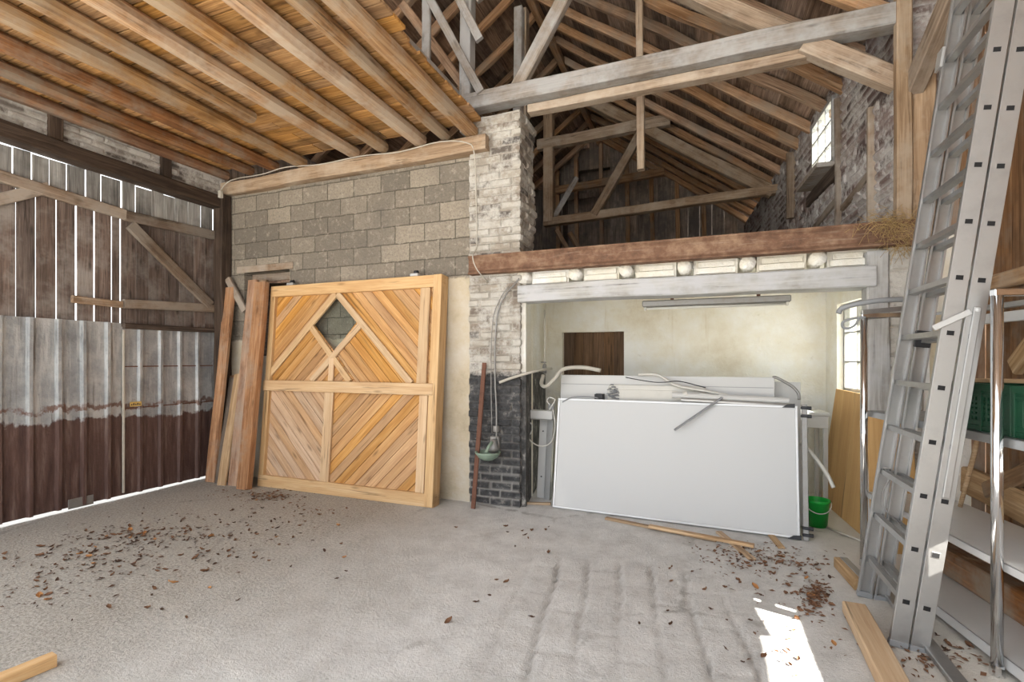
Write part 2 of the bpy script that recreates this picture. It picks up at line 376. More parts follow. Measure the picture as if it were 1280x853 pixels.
def log(name, p, q, r, mat, parent=None, wob=.012, n=12, taper=.1, flat=0, smooth=True):
    M, L = frame_of(p, q); m = max(3, int(L/.25)); o = random.random()*99; rr = []
    for i in range(m+1):
        x = L*i/m; rad = r*(1-taper*i/m); dy = noise.noise((x*.6+o, 1, o))*wob*2; dz = noise.noise((x*.6+o, 5, o))*wob
        ring = []
        for j in range(n):
            a = 2*math.pi*j/n; rj = rad*(1+.10*noise.noise((x*1.2+o, math.cos(a)*1.5, math.sin(a)*1.5)))
            ring.append((x, dy+rj*math.cos(a), dz+max(-rad*(1-flat), min(rad*(1-flat), rj*math.sin(a)))))
        rr.append(ring)
    return MB().rings(rr).build(name, mat, parent, M, smooth=smooth)
def boxat(name, p, q, w_, h, mat, parent=None, up=(0, 0, 1), bevel=.003, seg=1):
    M, L = frame_of(p, q, up)
    return MB().box((0, -w_/2, -h/2), (L, w_/2, h/2)).build(name, mat, parent, M, bevel, seg)
def blk(name, lo, hi, mat, parent=None, M=None, bevel=.004):
    # box with its own frame: longest side becomes local X so the grain runs along it
    lo, hi = Vector(lo), Vector(hi); d = hi-lo; c = (lo+hi)/2
    ax = max(range(3), key=lambda i: d[i])
    e = [Vector((1, 0, 0)), Vector((0, 1, 0)), Vector((0, 0, 1))]
    x = e[ax]; y = e[(ax+1) % 3]; z = e[(ax+2) % 3]
    Mb = Matrix(((x.x, y.x, z.x, c.x), (x.y, y.y, z.y, c.y), (x.z, y.z, z.z, c.z), (0, 0, 0, 1)))
    if M: Mb = M @ Mb
    a, b, g_ = d[ax]/2, d[(ax+1) % 3]/2, d[(ax+2) % 3]/2
    return MB().box((-a, -b, -g_), (a, b, g_)).build(name, mat, parent, Mb, bevel)
def gridmesh(us, vs_, fn, hole=None, attr=None):
    nu, nv = len(us), len(vs_); v = []; at = []
    for b in vs_:
        for a in us:
            p, c = fn(a, b); v.append(tuple(p)); at.append(c)
    f = []
    for j in range(nv-1):
        for i in range(nu-1):
            if hole and hole((us[i]+us[i+1])/2, (vs_[j]+vs_[j+1])/2): continue
            f.append((j*nu+i, j*nu+i+1, (j+1)*nu+i+1, (j+1)*nu+i))
    return v, f, at
def lin(a, b, step): n = max(1, round(abs(b-a)/step)); return [a+(b-a)*i/n for i in range(n+1)]
def brick_at(u, z, hc=.083, lb=.25, dep=.016):
    # relief of an old brick face: returns (offset outwards, mortar mask, tone)
    zz = z+.012*noise.noise((u*1.3, z*.5, 4.)); row = math.floor(zz/hc); fz = zz/hc-row
    uu = u+(.5*lb if row % 2 else 0)+.02*noise.noise((row*3.3, u*2, 1.)); c = math.floor(uu/lb); fu = uu/lb-c
    t = noise.cell((c*1.7+.3, row*2.3+.1, 5.5))*.5+.5
    ez = min(fz, 1-fz)*hc; eu = min(fu, 1-fu)*lb; e = min(ez, eu)
    m = 1-min(1, max(0, (e-.004)/.010))
    d = -dep*m+(t-.5)*.018*(1-m)+.010*noise.noise((u*6, z*6, 2.))+.006*noise.noise((u*17, z*17, 8.))
    return d, m, t
def attach_brick(me, at):
    ca = me.color_attributes.new('brick', 'FLOAT_COLOR', 'POINT')
    for i, (m, t) in enumerate(at): ca.data[i].color = (m, t, 0, 1)
# ================================================================== THE SETTING
XL = -5.87; YB = 4.70; XR = 1.87          # gate wall, block wall, boarded wall
MB().box((-40, -40, -.36), (40, 60, -.06)).build('ground', 'outside_gravel'); struct(bpy.data.objects['ground'])

# floor: worn concrete with grooves between rows of old pavers
ca_, sa_ = math.cos(R(9)), math.sin(R(9))
def floor_z(x, y, full=False):
    z = .006*noise.noise((x*1.3, y*1.3, 0))+.003*noise.noise((x*5, y*5, 3))
    a = x*ca_+y*sa_; b = -x*sa_+y*ca_
    # paved strip: rows run away from the viewer
    a += .02*noise.noise((y*2.0, a*1.5, 2))
    m = max(0, min(1, (a+.72)/.3))*max(0, min(1, (.86-a)/.12))*max(0, min(1, (3.72-y+.2*noise.noise((x*2, y, 1)))/.15))
    gm = 0
    if m > 0:
        pitch = .215; row = math.floor(a/pitch); e = min(a/pitch-row, 1-(a/pitch-row))*pitch
        bb = b/.42+.5*(row % 2)+.1*noise.noise((row*2.1, b, 0)); eb = min(bb-math.floor(bb), 1-(bb-math.floor(bb)))*.42
        soft = .5+.5*noise.noise((x*2.2, y*2.2, 7))
        thin = max(0, min(1, .75+1.1*noise.noise((x*1.1+4, y*1.1, 5)))); ge = max(0, 1-e/(.012+.012*soft))*(.5+.8*soft)*thin; gb = max(0, 1-eb/.02)*soft*.6; gm = m*min(1, ge+gb)
        z -= m*(.034*ge+.02*gb)
        z += m*.005*noise.noise((row*3.1, math.floor(bb)*2.7, 1))
    if full: return z, gm
    return z
def floor_part(xs, ys):
    def fz(x, y): z, g = floor_z(x, y, True); return (x, y, z), (g, 0)
    v, f, at = gridmesh(xs, ys, fz); return v, f, at
v, f, fat = floor_part(lin(XL, XR, .022), lin(1.0, 6.6, .022))
mb = MB().add(v, f); v, f, at2 = floor_part(lin(XL, XR, .3), lin(-3.6, 1.0, .3)); mb.add(v, f); fat += at2
mb.box((XL, -3.6, -.3), (XR, 6.6, -.05)); fat += [(0, 0)]*8
me = mb.mesh('floor'); attach_brick(me, fat); struct(link('floor', me, 'concrete_floor', smooth=True))


# GATEWALL: brick strip above the header, and what carries on out of sight behind the block wall
def brick_panel(name, u0, u1, z0, z1, place, mat, step=.022, hole=None, thick=.25, hc=.083, lb=.25, dep=.016, back=True):
    # place(u, z, d): world point, d metres proud of the face
    us, zs = lin(u0, u1, step), lin(z0, z1, step)
    v, f, at = gridmesh(us, zs, lambda u, z: (lambda r: (place(u, z, r[0]), (r[1], r[2])))(brick_at(u, z, hc, lb, dep)), hole)
    mb = MB(); mb.v = v; mb.f = f
    me = bpy.data.meshes.new(name)
    if back:
        n = len(v); mb.v += [tuple(place(u, z, -thick)) for z in zs for u in us]; at += [(1, .5)]*n
        nu = len(us); nz = len(zs); face = list(mb.f)
        mb.f += [tuple(n+i for i in reversed(q)) for q in face]
        cnt = {}
        for q in face:
            for a, b in zip(q, q[1:]+q[:1]): cnt[(a, b)] = 1
        for (a, b) in cnt:
            if (b, a) not in cnt: mb.f.append((b, a, a+n, b+n))
    me.from_pydata(mb.v, [], mb.f); me.update(); attach_brick(me, at)
    return struct(link(name, me, mat))
brick_panel('wall_left', 1.0, 4.68, 3.60, 3.97, lambda u, z, d: (XL+.02+d, u, z), 'strip_brick', hc=.065, lb=.22, dep=.012)
struct(MB().box((XL-.25, 4.72, -.05), (XL, 12.9, 4.7)).build('wall_left_rear', 'gable_board'))
for y, hh in ((2.85, .3), (3.90, .3)):
    tag(blk('wall_stud', (XL+.01, y-.05, 3.58), (XL+.06, y+.06, 3.92), 'dark_timber'), 'dark stud in the brick strip over the gate, %s' % ('farther from the corner post' if y < 3 else 'nearer to the corner post'), 'stud')

# block wall with a niche behind the leaning planks
NX0, NX1, NZ0, NZ1 = -5.53, -4.77, 1.55, 2.62
mb = MB()
def wallbox(x0, x1, z0, z1, y0=YB, y1=YB+.25): mb.box((x0, y0, z0), (x1, y1, z1))
wallbox(XL-.2, NX0, -.05, 3.64); wallbox(NX1, -2.30, -.05, 3.64); wallbox(NX0, NX1, -.05, NZ0); wallbox(NX0, NX1, NZ1, 3.64)
struct(mb.build('wall_back', 'concrete_block'))
o = struct(MB().box((NX0-.05, YB+.22, NZ0-.05), (NX1+.05, YB+.26, NZ1+.05)).build('window_3', 'dark_timber'))
blk('lintel_board', (NX0-.12, YB-.012, NZ1), (NX1+.06, YB+.05, NZ1+.085), 'gate_rail', o)
blk('niche_plank', (NX0, YB+.12, NZ1-.10), (NX1, YB+.16, NZ1-.005), 'gate_rail', o)

# whitewashed brick pier, tarred at its foot: the front face turns the corner into its right side
PX0, PX1, PD = -2.30, -1.725, .46
def pier_place(u, z, d):
    W_ = PX1-PX0; k = .03*noise.noise((z*2.1, 0, 6.))
    if u <= W_: return (PX0+u+(d if u > W_-.02 else 0), YB-.022-d, z)
    return (PX1+d+k*min(1, (u-W_)*6)-(.08 if z < 2.28 and u-W_ > .06 else 0), YB-.022+(u-W_), z)
brick_panel('wall_pier', 0, PX1-PX0+PD, -.03, 4.03, pier_place, 'pier_brick', step=.016, back=False, hc=.082, lb=.24, dep=.018)
struct(MB().box((PX0, YB+.03, -.05), (PX1-.03, YB+PD, 4.0)).build('wall_pier_core', 'stall_plaster'))

# the stall behind the opening
SL0, SL1 = Vector((-1.69, YB+.045, 0)), Vector((-1.97, 6.32, 0)); SR0, SR1 = Vector((1.45, YB+.1, 0)), Vector((1.27, 6.42, 0))
def strip_wall(name, a, b, z0, z1, mat, thick, holes=(), seg=.06):
    # a thick wall along a->b with its face towards the stall; holes = (s0, s1, z0, z1)
    d = (b-a); L = d.length; t = d.normalized(); nrm = Vector((-t.y, t.x, 0)) if thick > 0 else Vector((t.y, -t.x, 0)); th = abs(thick)
    M = Matrix(((t.x, nrm.x, 0, a.x), (t.y, nrm.y, 0, a.y), (0, 0, 1, 0), (0, 0, 0, 1))); mb = MB()
    if not holes: mb.box((0, 0, z0), (L, th, z1), M)
    for s0, s1, h0, h1 in holes:
        mb.box((0, 0, z0), (s0, th, z1), M); mb.box((s1, 0, z0), (L, th, z1), M)
        mb.box((s0, 0, z0), (s1, th, h0), M); mb.box((s0, 0, h1), (s1, th, z1), M)
    return struct(mb.build(name, mat)), M
strip_wall('wall_stall_left', SL0, SL1, -.05, 2.3, 'stall_tar', .2)
strip_wall('wall_stall_back', Vector((-2.2, 6.3, 0)), Vector((1.7, 6.42, 0)), -.05, 2.6, 'stall_plaster', .25, ((.46, 1.26, 1.02, 1.86),))
wsr, WSM = strip_wall('wall_stall_right', SR0, SR1, -.05, 2.6, 'stall_plaster', -.42, ((.30, 1.30, 1.18, 2.08),))
# hatch in the stall's back wall
hm = MB()
for k in range(6):
    x0 = -1.74+k*.133; hm.box((x0+.002, 6.40, 1.02), (x0+.131, 6.43+.004*(k % 2), 1.88))
dh = struct(hm.build('door_1', 'hatch_wood'))
blk('hatch_ledge', (-1.73, 6.385, 1.16), (-.95, 6.40, 1.24), 'hatch_wood', dh)
# barred window in the stall's right wall
def window(name, M, s0, s1, z0, z1, y, cols, rows, fmat, bar=.02, fr=.04, pane=True, sill=None):
    o = MB()
    for a, b, c, d in ((s0, s1, z0, z0+fr), (s0, s1, z1-fr, z1), (s0, s0+fr, z0, z1), (s1-fr, s1, z0, z1)): o.box((a, y, c), (b, y+.05, d), M)
    ob = struct(o.build(name, fmat))
    g = MB()
    for i in range(1, cols):
        s = s0+(s1-s0)*i/cols; g.box((s-bar/2, y+.005, z0), (s+bar/2, y+.04, z1), M)
    for j in range(1, rows):
        z = z0+(z1-z0)*j/rows; g.box((s0, y+.005, z-bar/2), (s1, y+.04, z+bar/2), M)
    g.build('glazing_bars', fmat, ob)
    MB().box((s0+.01, y+.02, z0+.01), (s1-.01, y+.024, z1-.01), M).build('glass', 'dusty_glass', ob)
    if sill: MB().box((s0-.03, y-sill, z0-.05), (s1+.03, y+.05, z0), M).build('window_sill', 'grey_timber' if name == 'window_1' else 'white_timber', ob)
    return ob
window('window_2', WSM, .30, 1.30, 1.18, 2.08, .06, 3, 3, 'zinc_pipe', bar=.014, fr=.03)
# stall ceiling: shallow white vaults between round joists, the joist ends show over the lintel
JX = (-1.702, -1.169, -.675, -.16, .352, .876, 1.40)
mb = MB()
for a, b in zip((-2.2,)+JX, JX+(1.9,)):
    n = 8
    up = [(a+(b-a)*i/n, 2.30+.085*math.sin(math.pi*i/n)) for i in range(n+1)]
    for i in range(n):
        (xa, za), (xb, zb) = up[i], up[i+1]
        mb.prism([(xa, za), (xb, zb), (xb, 2.47), (xa, 2.47)], YB+.12, 6.5)
struct(mb.build('ceiling_stall', 'stall_plaster'))
ORD = ['first', 'second', 'third', 'fourth', 'fifth', 'sixth', 'seventh', 'eighth', 'ninth', 'tenth', 'eleventh', 'twelfth', 'thirteenth', 'fourteenth']
for k, x in enumerate(JX[:6]):
    o = log('round_joist', (x, YB-.015, 2.335), (x+.02, 6.35, 2.335), .062 if k else .068, 'stall_plaster', taper=0, wob=.004)
    tag(o, 'whitewashed round joist end under the rusty girder, %s from the brick pier' % ORD[k], 'joist', 'round joists over the stall')
# whitewashed infill between the joist ends, with slack boards
mb = MB()
for a, b in zip(JX[:6], JX[1:]): mb.box((a+.075, YB+.06, 2.245), (min(b, 1.47)-.075, YB+.16, 2.40))
struct(mb.build('wall_infill', 'stall_plaster'))
mb = MB()
for a, b in zip(JX[:6], JX[1:]):
    b = min(b, 1.30); mb.box((a+.09, YB+.025, 2.265), (b-.09, YB+.065, 2.32)); mb.box((a+.11, YB+.04, 2.325), (b-.10, YB+.07, 2.375))
struct(mb.build('trim_1', 'stall_plaster', bevel=.004))
o = beam('lintel_beam', (-1.74, YB+.06, 2.163), (1.26, YB+.06, 2.163), .24, .165, 'white_timber', wob=.008, seg=14)
tag(o, 'long whitewashed timber lintel over the stall opening', 'beam')
# hayloft floor above the stall
mb = MB(); y = YB+.08
while y < 12.7: mb.box((XL, y, 2.475), (1.55, y+.196, 2.505+.006*random.random())); y += .2
struct(mb.build('floor_hayloft', 'roof_board'))

# right pier of the stall: a whitewashed post and rough masonry
def pier2(u, z, d): return (1.355+u, YB-.02-d, z) if u < .22 else (1.575, YB-.02+(u-.22), z)
brick_panel('wall_pier_right', 0, .25, -.03, 2.42, pier2, 'pier_white' if 'pier_white' in MATS else 'stall_brick' if 'stall_brick' in MATS else 'stall_plaster', step=.02, back=False, hc=.11, lb=.3)
struct(MB().box((1.36, YB, -.05), (1.87, YB+.4, 2.45)).build('wall_pier_right_core', 'stall_plaster'))
o = beam('white_post', (1.285, YB+.05, 0), (1.285, YB+.05, 2.36), .15, .16, 'white_timber', wob=.008)
tag(o, 'whitewashed timber post carrying the right end of the lintel', 'post')

# upper right wall in brick with a window, slightly out of square
WA = Vector((1.47, YB, 0)); WD = Vector((-.0752, .997, 0)); WN = Vector((-.997, -.0752, 0))
W1 = (1.62, 2.44, 3.66, 4.42)
def up_place(u, z, d): p = WA+WD*u+WN*d; return (p.x, p.y, z)
brick_panel('wall_right_upper', 0, 8.3, 2.45, 4.62, up_place, 'upper_brick', step=.03, hole=lambda u, z: W1[0] < u < W1[1] and W1[2] < z < W1[3], thick=.12, hc=.088, lb=.27, dep=.02)
UM = Matrix(((WD.x, -WN.x, 0, WA.x), (WD.y, -WN.y, 0, WA.y), (0, 0, 1, 0), (0, 0, 0, 1)))
window('window_1', UM, W1[0]+.01, W1[1]-.01, W1[2]+.01, W1[3]-.01, -.035, 3, 3, 'white_timber', bar=.024, fr=.045, sill=.16)
def upp(u, z, d=0): p = WA+WD*u+WN*d; return Vector((p.x, p.y, z))
tag(beam('wall_post', upp(.63, 2.5, .01), upp(.63, 3.78, .01), .085, .06, 'gate_rail', wob=.012), 'weathered post in the upper brick wall below the knee brace', 'post')
tag(beam('wall_post', upp(1.50, 2.5, .01), upp(1.50, 4.3, .01), .07, .05, 'gate_rail', wob=.012), 'dark post in the upper brick wall beside its window', 'post')
tag(beam('wall_post', upp(3.45, 3.55, .03), upp(3.45, 4.5, .03), .13, .08, 'truss_wood', wob=.006), 'short tan board standing on the upper brick wall beyond the window', 'board')
tag(beam('wall_rail', upp(.66, 3.20, .0), upp(1.44, 3.10, .0), .04, .07, 'gate_rail'), 'short weathered rail between the two posts of the upper brick wall', 'rail')
tag(beam('window_beam', upp(1.54, 3.55, .01), upp(2.65, 3.54, .01), .06, .14, 'dark_timber'), 'dark timber under the window of the upper brick wall', 'beam')
tag(beam('wall_rail', upp(1.54, 3.25, .0), upp(3.4, 3.05, .0), .03, .08, 'gate_rail'), 'dark rail on the upper brick wall below the window timber', 'rail')

# boarded right wall and its return beside the post; an unseen opening, added low in it, shapes the sun patch on the floor
def boards(name, mat, run, z0, z1, M, hole=None, wmin=.14, wmax=.2, gap=(.002, .008), th=.024, zj=0, gaps_at=()):
    mb = MB(); s = run[0]; k = 0
    while s < run[1]:
        w_ = min(random.uniform(wmin, wmax), run[1]-s); g = random.uniform(*gap); a, b = s+g/2, s+w_-g/2; dz = random.uniform(-zj, zj); dy = random.uniform(0, .006)
        if hole and b > hole[0] and a < hole[1]:
            mb.box((a, dy, z0), (b, th+dy, hole[2]), M); mb.box((a, dy, hole[3]), (b, th+dy, z1+dz), M)
        else: mb.box((a, dy, z0), (b, th+dy, z1+dz), M)
        s += w_; k += 1
    return struct(mb.build(name, mat))
MR = Matrix(((0, 1, 0, XR), (1, 0, 0, 0), (0, 0, 1, 0), (0, 0, 0, 1)))
boards('wall_right', 'wall_board', (-1.0, 4.80), -.02, 4.15, MR, hole=(1.95, 2.95, .94, 1.10))
MRt = Matrix(((1, 0, 0, 0), (0, 1, 0, YB+.03), (0, 0, 1, 0), (0, 0, 0, 1)))
boards('wall_return', 'wall_board', (1.56, XR), 2.43, 3.55, MRt, wmin=.1, wmax=.14)
brick_panel('wall_return_upper', 1.46, 1.92, 3.5, 4.75, lambda u, z, d: (u, YB-d, z), 'upper_brick', hc=.085)
# the roof: two slopes of dark boards
RX, RZ, EX, EZ = -2.5, 7.22, 2.1, 3.88; EXL, EZL = -6.5, 4.30
def slope(mb, x0, z0, x1, z1, y0=-3.6, y1=13.0):
    n = round(math.hypot(x1-x0, z1-z0)/.21); d = Vector((x1-x0, 0, z1-z0)); L = d.length; d.normalize(); nn = Vector((-d.z, 0, d.x)); nn = nn if nn.z > 0 else -nn
    for i in range(n):
        a = Vector((x0, 0, z0))+d*(L*i/n); b = Vector((x0, 0, z0))+d*(L*(i+1)/n+.004); lift = random.uniform(0, .008); yc = y0
        while yc < y1:
            ye = min(y1, yc+random.uniform(2.2, 4.2)); lf = nn*(lift+random.uniform(0, .004)); t = nn*.03
            vs = [a+lf+Vector((0, yc, 0)), b+lf+Vector((0, yc, 0)), b+lf+t+Vector((0, yc, 0)), a+lf+t+Vector((0, yc, 0)), a+lf+Vector((0, ye, 0)), b+lf+Vector((0, ye, 0)), b+lf+t+Vector((0, ye, 0)), a+lf+t+Vector((0, ye, 0))]
            mb.add(vs, [(0, 3, 2, 1), (4, 5, 6, 7), (0, 1, 5, 4), (1, 2, 6, 5), (2, 3, 7, 6), (3, 0, 4, 7)]); yc = ye+.003
RS = (RZ-EZ)/(EX-RX); LS = (RZ-EZL)/(RX-EXL)
mb = MB(); slope(mb, RX, RZ+.12, EX, EZ+.12, -.6, YB+.1); slope(mb, RX, RZ+.12, 1.42, RZ+.12-(1.42-RX)*RS, YB+.1, 13.0); slope(mb, RX, RZ+.12, EXL, EZL+.12, -.6)
mb.prism([(RX-.25, RZ+.01), (RX, RZ+.2), (RX+.25, RZ+.01), (RX, RZ+.26)][:2]+[(RX+.25, RZ+.01), (RX+.25, RZ+.05), (RX, RZ+.26), (RX-.25, RZ+.05)], -.6, 13.0)
struct(mb.build('roof', 'roof_board'))
# far gable with dark openings, the dark space behind it closed off
GY = 12.7
mb = MB(); x = -6.4
holes = [(-3.35, -2.35, 4.2, 5.72), (-2.95, -2.45, 5.85, 6.45)]
while x < 1.6:
    w_ = random.uniform(.2, .3); x1 = x+w_; xm = (x+x1)/2
    top = RZ+.1-(xm-RX)*RS if xm > RX else RZ+.1-(RX-xm)*LS
    segs = [(2.4, top)]
    for h in holes:
        if x1 > h[0] and x < h[1]:
            segs = [s for a, b in segs for s in (((a, min(b, h[2])), (max(a, h[3]), b)) if b > h[2] and a < h[3] else ((a, b),)) if s[1]-s[0] > .01]
    if -1.95 < xm+.12 and xm-.12 < -1.75: segs = [(a, b-.0) for a, b in segs]
    for a, b in segs: mb.box((x, GY+random.uniform(0, .02), a), (x1-.003, GY+.05, b))
    x = x1
mb.box((-6.4, GY+.6, 2.4), (1.6, GY+.62, 7.4)); mb.box((-3.6, GY+.05, 2.4), (-3.5, GY+.6, 7.0)); mb.box((-2.2, GY+.05, 2.4), (-2.1, GY+.6, 7.0)); mb.box((-3.6, GY+.05, 6.6), (-2.1, GY+.6, 6.7)); mb.box((-3.6, GY+.05, 3.9), (-2.1, GY+.6, 4.0))
struct(mb.build('wall_gable', 'gable_board'))

# timber ledge on the block wall; it carries the joists of the loft
o = beam('wall_plate_beam', (XL+.03, YB-.02, 3.71), (-2.07, YB-.02, 3.73), .17, .155, 'truss_wood', wob=.01, seg=16)
tag(o, 'long wall plate timber on top of the concrete block wall', 'beam')
# deck of the loft, planks across the joists, ragged at its free edge
mb = MB(); y = .5
while y < 4.62:
    w_ = random.uniform(.115, .175); y1 = min(y+w_, 4.64); x = XL-.05; edge = (-2.06 if y < 3.05 else -2.125)+random.uniform(-.02, .02)
    hole = None
    while x < edge-.02:
        x1 = min(x+random.choice((.9, 1.3, 1.75, 2.2)), edge)
        if edge-x1 < .3: x1 = edge
        z = 3.955+random.uniform(0, .006)
        mb.box((x+.005, y+.005, z), (x1-.005, y1-.006, z+.03)); x = x1
    y = y1
struct(mb.build('ceiling', 'deck_wood', bevel=.003))
# second layer so that nothing shines through the joints
struct(MB().box((XL, .5, 4.0), (-2.2, 4.55, 4.02)).build('ceiling_upper', 'roof_board'))
JS = [(-5.80, 'joist_brown', .075, 4.66), (-5.38, 'joist_brown', .075, 4.66), (-4.945, 'joist_brown', .08, 4.66), (-4.52, 'joist_wood', .085, 4.66), (-4.15, 'joist_wood', .075, 3.62), (-3.76, 'joist_wood', .082, 4.66),
      (-3.36, 'joist_wood', .082, 4.66), (-2.86, 'joist_wood', .088, 4.66), (-2.55, 'joist_wood', .07, 4.66), (-2.26, 'joist_wood', .085, 4.66)]
for k, (x, m, r_, ye) in enumerate(JS):
    o = log('loft_joist', (x+.07 if k in (3, 4, 5, 6) else x+.03, .3, 3.955-r_*.86), (x, ye, 3.955-r_*.86), r_, m, taper=.12, wob=.016, flat=.16, n=9, smooth=False)
    tag(o, 'sawn-off round loft joist ending short of the wall plate' if k == 4 else 'rough round loft joist under the plank deck, %s from the gate wall' % ORD[k], 'joist', 'joists under the loft deck')
# ================================================================== GATE SIDE
random.seed(21)
def corrug(mb, y0, y1, z0, z1, x, rib=.055, dep=.036, pitch=.235, ph=.1, th=.002, bow=0):
    # a ribbed metal sheet: flat pans with standing ribs towards the room
    pts = [(y0, 0)]; y = y0+ph
    while y+rib+.02 < y1:
        pts += [(y, 0), (y+rib*.25, dep), (y+rib*.75, dep), (y+rib, 0)]; y += pitch
    pts.append((y1, 0)); zs = lin(z0, z1, .25); n = len(pts)
    def sid(off): return [(x+d+off+bow*noise.noise((yy*1.5, z*1.2, x))*1.0, yy, z) for z in zs for yy, d in pts]
    vs = sid(0)+sid(-th); m = len(zs); k = n*m; f = []
    for j in range(m-1):
        for i in range(n-1):
            a = j*n+i; f += [(a, a+1, a+n+1, a+n), (k+a+n, k+a+n+1, k+a+1, k+a)]
    for i in range(n-1): f += [(i+1, i, k+i, k+i+1), ((m-1)*n+i, (m-1)*n+i+1, k+(m-1)*n+i+1, k+(m-1)*n+i)]
    for j in range(m-1): f += [(j*n, (j+1)*n, k+(j+1)*n, k+j*n), ((j+1)*n+n-1, j*n+n-1, k+j*n+n-1, k+(j+1)*n+n-1)]
    mb.add(vs, f)
gA = thing('barn_gate', 'big gate leaf of grey boards over ribbed metal sheets, with light between its boards', 'gate', (XL-.04, 2.3, 0))
gB = thing('gate_panel', 'fixed gate panel of grey boards with a diagonal brace, above the small metal door', 'gate', (XL-.04, 4.0, 0))
def gboards(par, y0, y1, z0, z1, mat='gate_board', x=-.065):
    y = y0
    while y < y1-.03:
        w_ = min(random.uniform(.13, .185), y1-y); g = random.choice((.002, .004, .007, .010, .013, .017))
        blk('board', (XL+x, y+g/2, z0+random.uniform(-.02, .01)), (XL+x+.012, y+w_-g/2, z1+random.uniform(-.02, .01)), mat, par, bevel=.002); y += w_
gboards(gA, 1.15, 3.475, 1.80, 3.13); gboards(gB, 3.482, 4.62, 1.80, 3.10); gboards(gA, 1.15, 3.475, 3.09, 3.455, 'pale_board', -.052); gboards(gB, 3.482, 4.62, 3.06, 3.455, 'pale_board', -.052)
ys = [1.15, 1.80, 2.42, 3.02, 3.465]
for i in range(4):
    mb = MB(); corrug(mb, ys[i]-.01, ys[i+1]+.01, .022+random.uniform(0, .012), 1.875+random.uniform(0, .035), XL-.036+.004*(i % 2), pitch=.222, ph=(.12, .10, .03, .08)[i], bow=.012)
    tag(mb.build('metal_sheet', 'gate_sheet', gA), 'galvanised sheet with a brown painted foot')
beam('rail', (XL-.02, 1.15, 3.24), (XL-.02, 3.50, 3.085), .06, .11, 'gate_rail', gA)
beam('brace', (XL-.02, 1.3, 2.22), (XL-.018, 2.83, 3.16), .055, .10, 'gate_rail', gA)
beam('stub_rail', (XL-.02, 3.02, 2.11), (XL-.02, 3.47, 2.10), .05, .075, 'gate_rail', gA)
beam('rail', (XL-.02, 3.50, 3.075), (XL-.02, 4.60, 3.10), .06, .11, 'gate_rail', gB)
beam('rail', (XL-.02, 3.49, 2.115), (XL-.02, 4.60, 2.165), .05, .10, 'gate_rail', gB)
beam('brace', (XL-.016, 3.56, 2.99), (XL-.016, 4.50, 2.20), .05, .125, 'gate_rail', gB)
beam('bottom_rail', (XL-.02, 3.49, 1.865), (XL-.02, 4.60, 1.88), .06, .06, 'dark_timber', gB)
# scraps of pale sheet closing the gap under the gate
o = blk('patch_plate', (XL-.012, 2.98, .012), (XL-.006, 3.20, .11), 'zinc_pipe', gA)
wk = thing('wicket_door', 'small ribbed metal door with brown painted lower half, beside the corner post', 'door', (XL-.03, 4.0, 0))
mb = MB(); corrug(mb, 3.47, 4.60, .022, 1.86, XL-.04, rib=.055, dep=.03, pitch=.226, ph=.17, bow=.006)
tag(mb.build('door_sheet', 'wicket_sheet', wk), 'ribbed galvanised sheet painted brown below')
for z in (.96, 1.42): blk('seam_strip', (XL-.038, 3.505, z), (XL-.032, 4.55, z+.012), 'rusty_iron', wk)
blk('edge_strip', (XL-.03, 3.478, .05), (XL-.012, 3.50, 1.83), 'cable_white', wk)
sg = blk('sign_plate', (XL-.006, 3.545, .985), (XL-.003, 3.665, 1.035), 'sign_yellow', wk, bevel=.001)
for i in range(5): blk('sign_mark', (XL-.003, 3.555+i*.021, .997), (XL-.002, 3.568+i*.021, 1.012+.008*(i % 2)), 'dark_plastic', sg, bevel=0)
tag(beam('header_beam', (XL+.02, 1.0, 3.545), (XL+.02, 4.68, 3.52), .18, .155, 'dark_timber', wob=.01, seg=12), 'long dark header timber above the gate with daylight under it', 'beam')
tag(beam('corner_post', (XL+.06, 4.615, 0), (XL+.06, 4.615, 3.62), .15, .15, 'dark_timber', wob=.01), 'dark post in the corner of gate wall and block wall', 'post')
tag(beam('corner_brace', (XL+.15, 4.63, 2.55), (XL+.43, 4.64, 2.12), .05, .085, 'gate_rail'), 'short brace slanting from the corner post to the block wall', 'brace')
# cable along the ledge with its junction box
jb = thing('junction_box', 'small white junction box at the corner of header and wall plate', 'junction box', (XL+.14, 4.56, 3.6))
MB().box((XL+.115, 4.50, 3.56), (XL+.165, 4.545, 3.65)).build('box', 'cable_white', jb, bevel=.006)
MB().box((XL+.125, 4.495, 3.575), (XL+.155, 4.502, 3.635)).build('lid', 'cable_white', jb, bevel=.002)
pts = [(-5.72, 4.52, 3.66), (-5.66, 4.56, 3.76), (-5.5, 4.585, 3.80), (-5.1, 4.59, 3.80), (-4.7, 4.585, 3.83), (-4.2, 4.585, 3.79), (-3.6, 4.585, 3.80), (-3.1, 4.585, 3.77), (-2.6, 4.585, 3.80), (-2.28, 4.585, 3.74), (-2.2, 4.60, 3.62), (-2.21, 4.665, 3.2), (-2.2, 4.66, 2.7), (-2.17, 4.50, 2.55), (-2.13, 4.50, 2.42), (-2.08, 4.66, 2.3)]
tag(MB().tube(spline(pts, 6), .0065, 6).build('power_cable', 'cable_white', smooth=True), 'thin white cable along the wall plate and down the brick pier', 'cable')

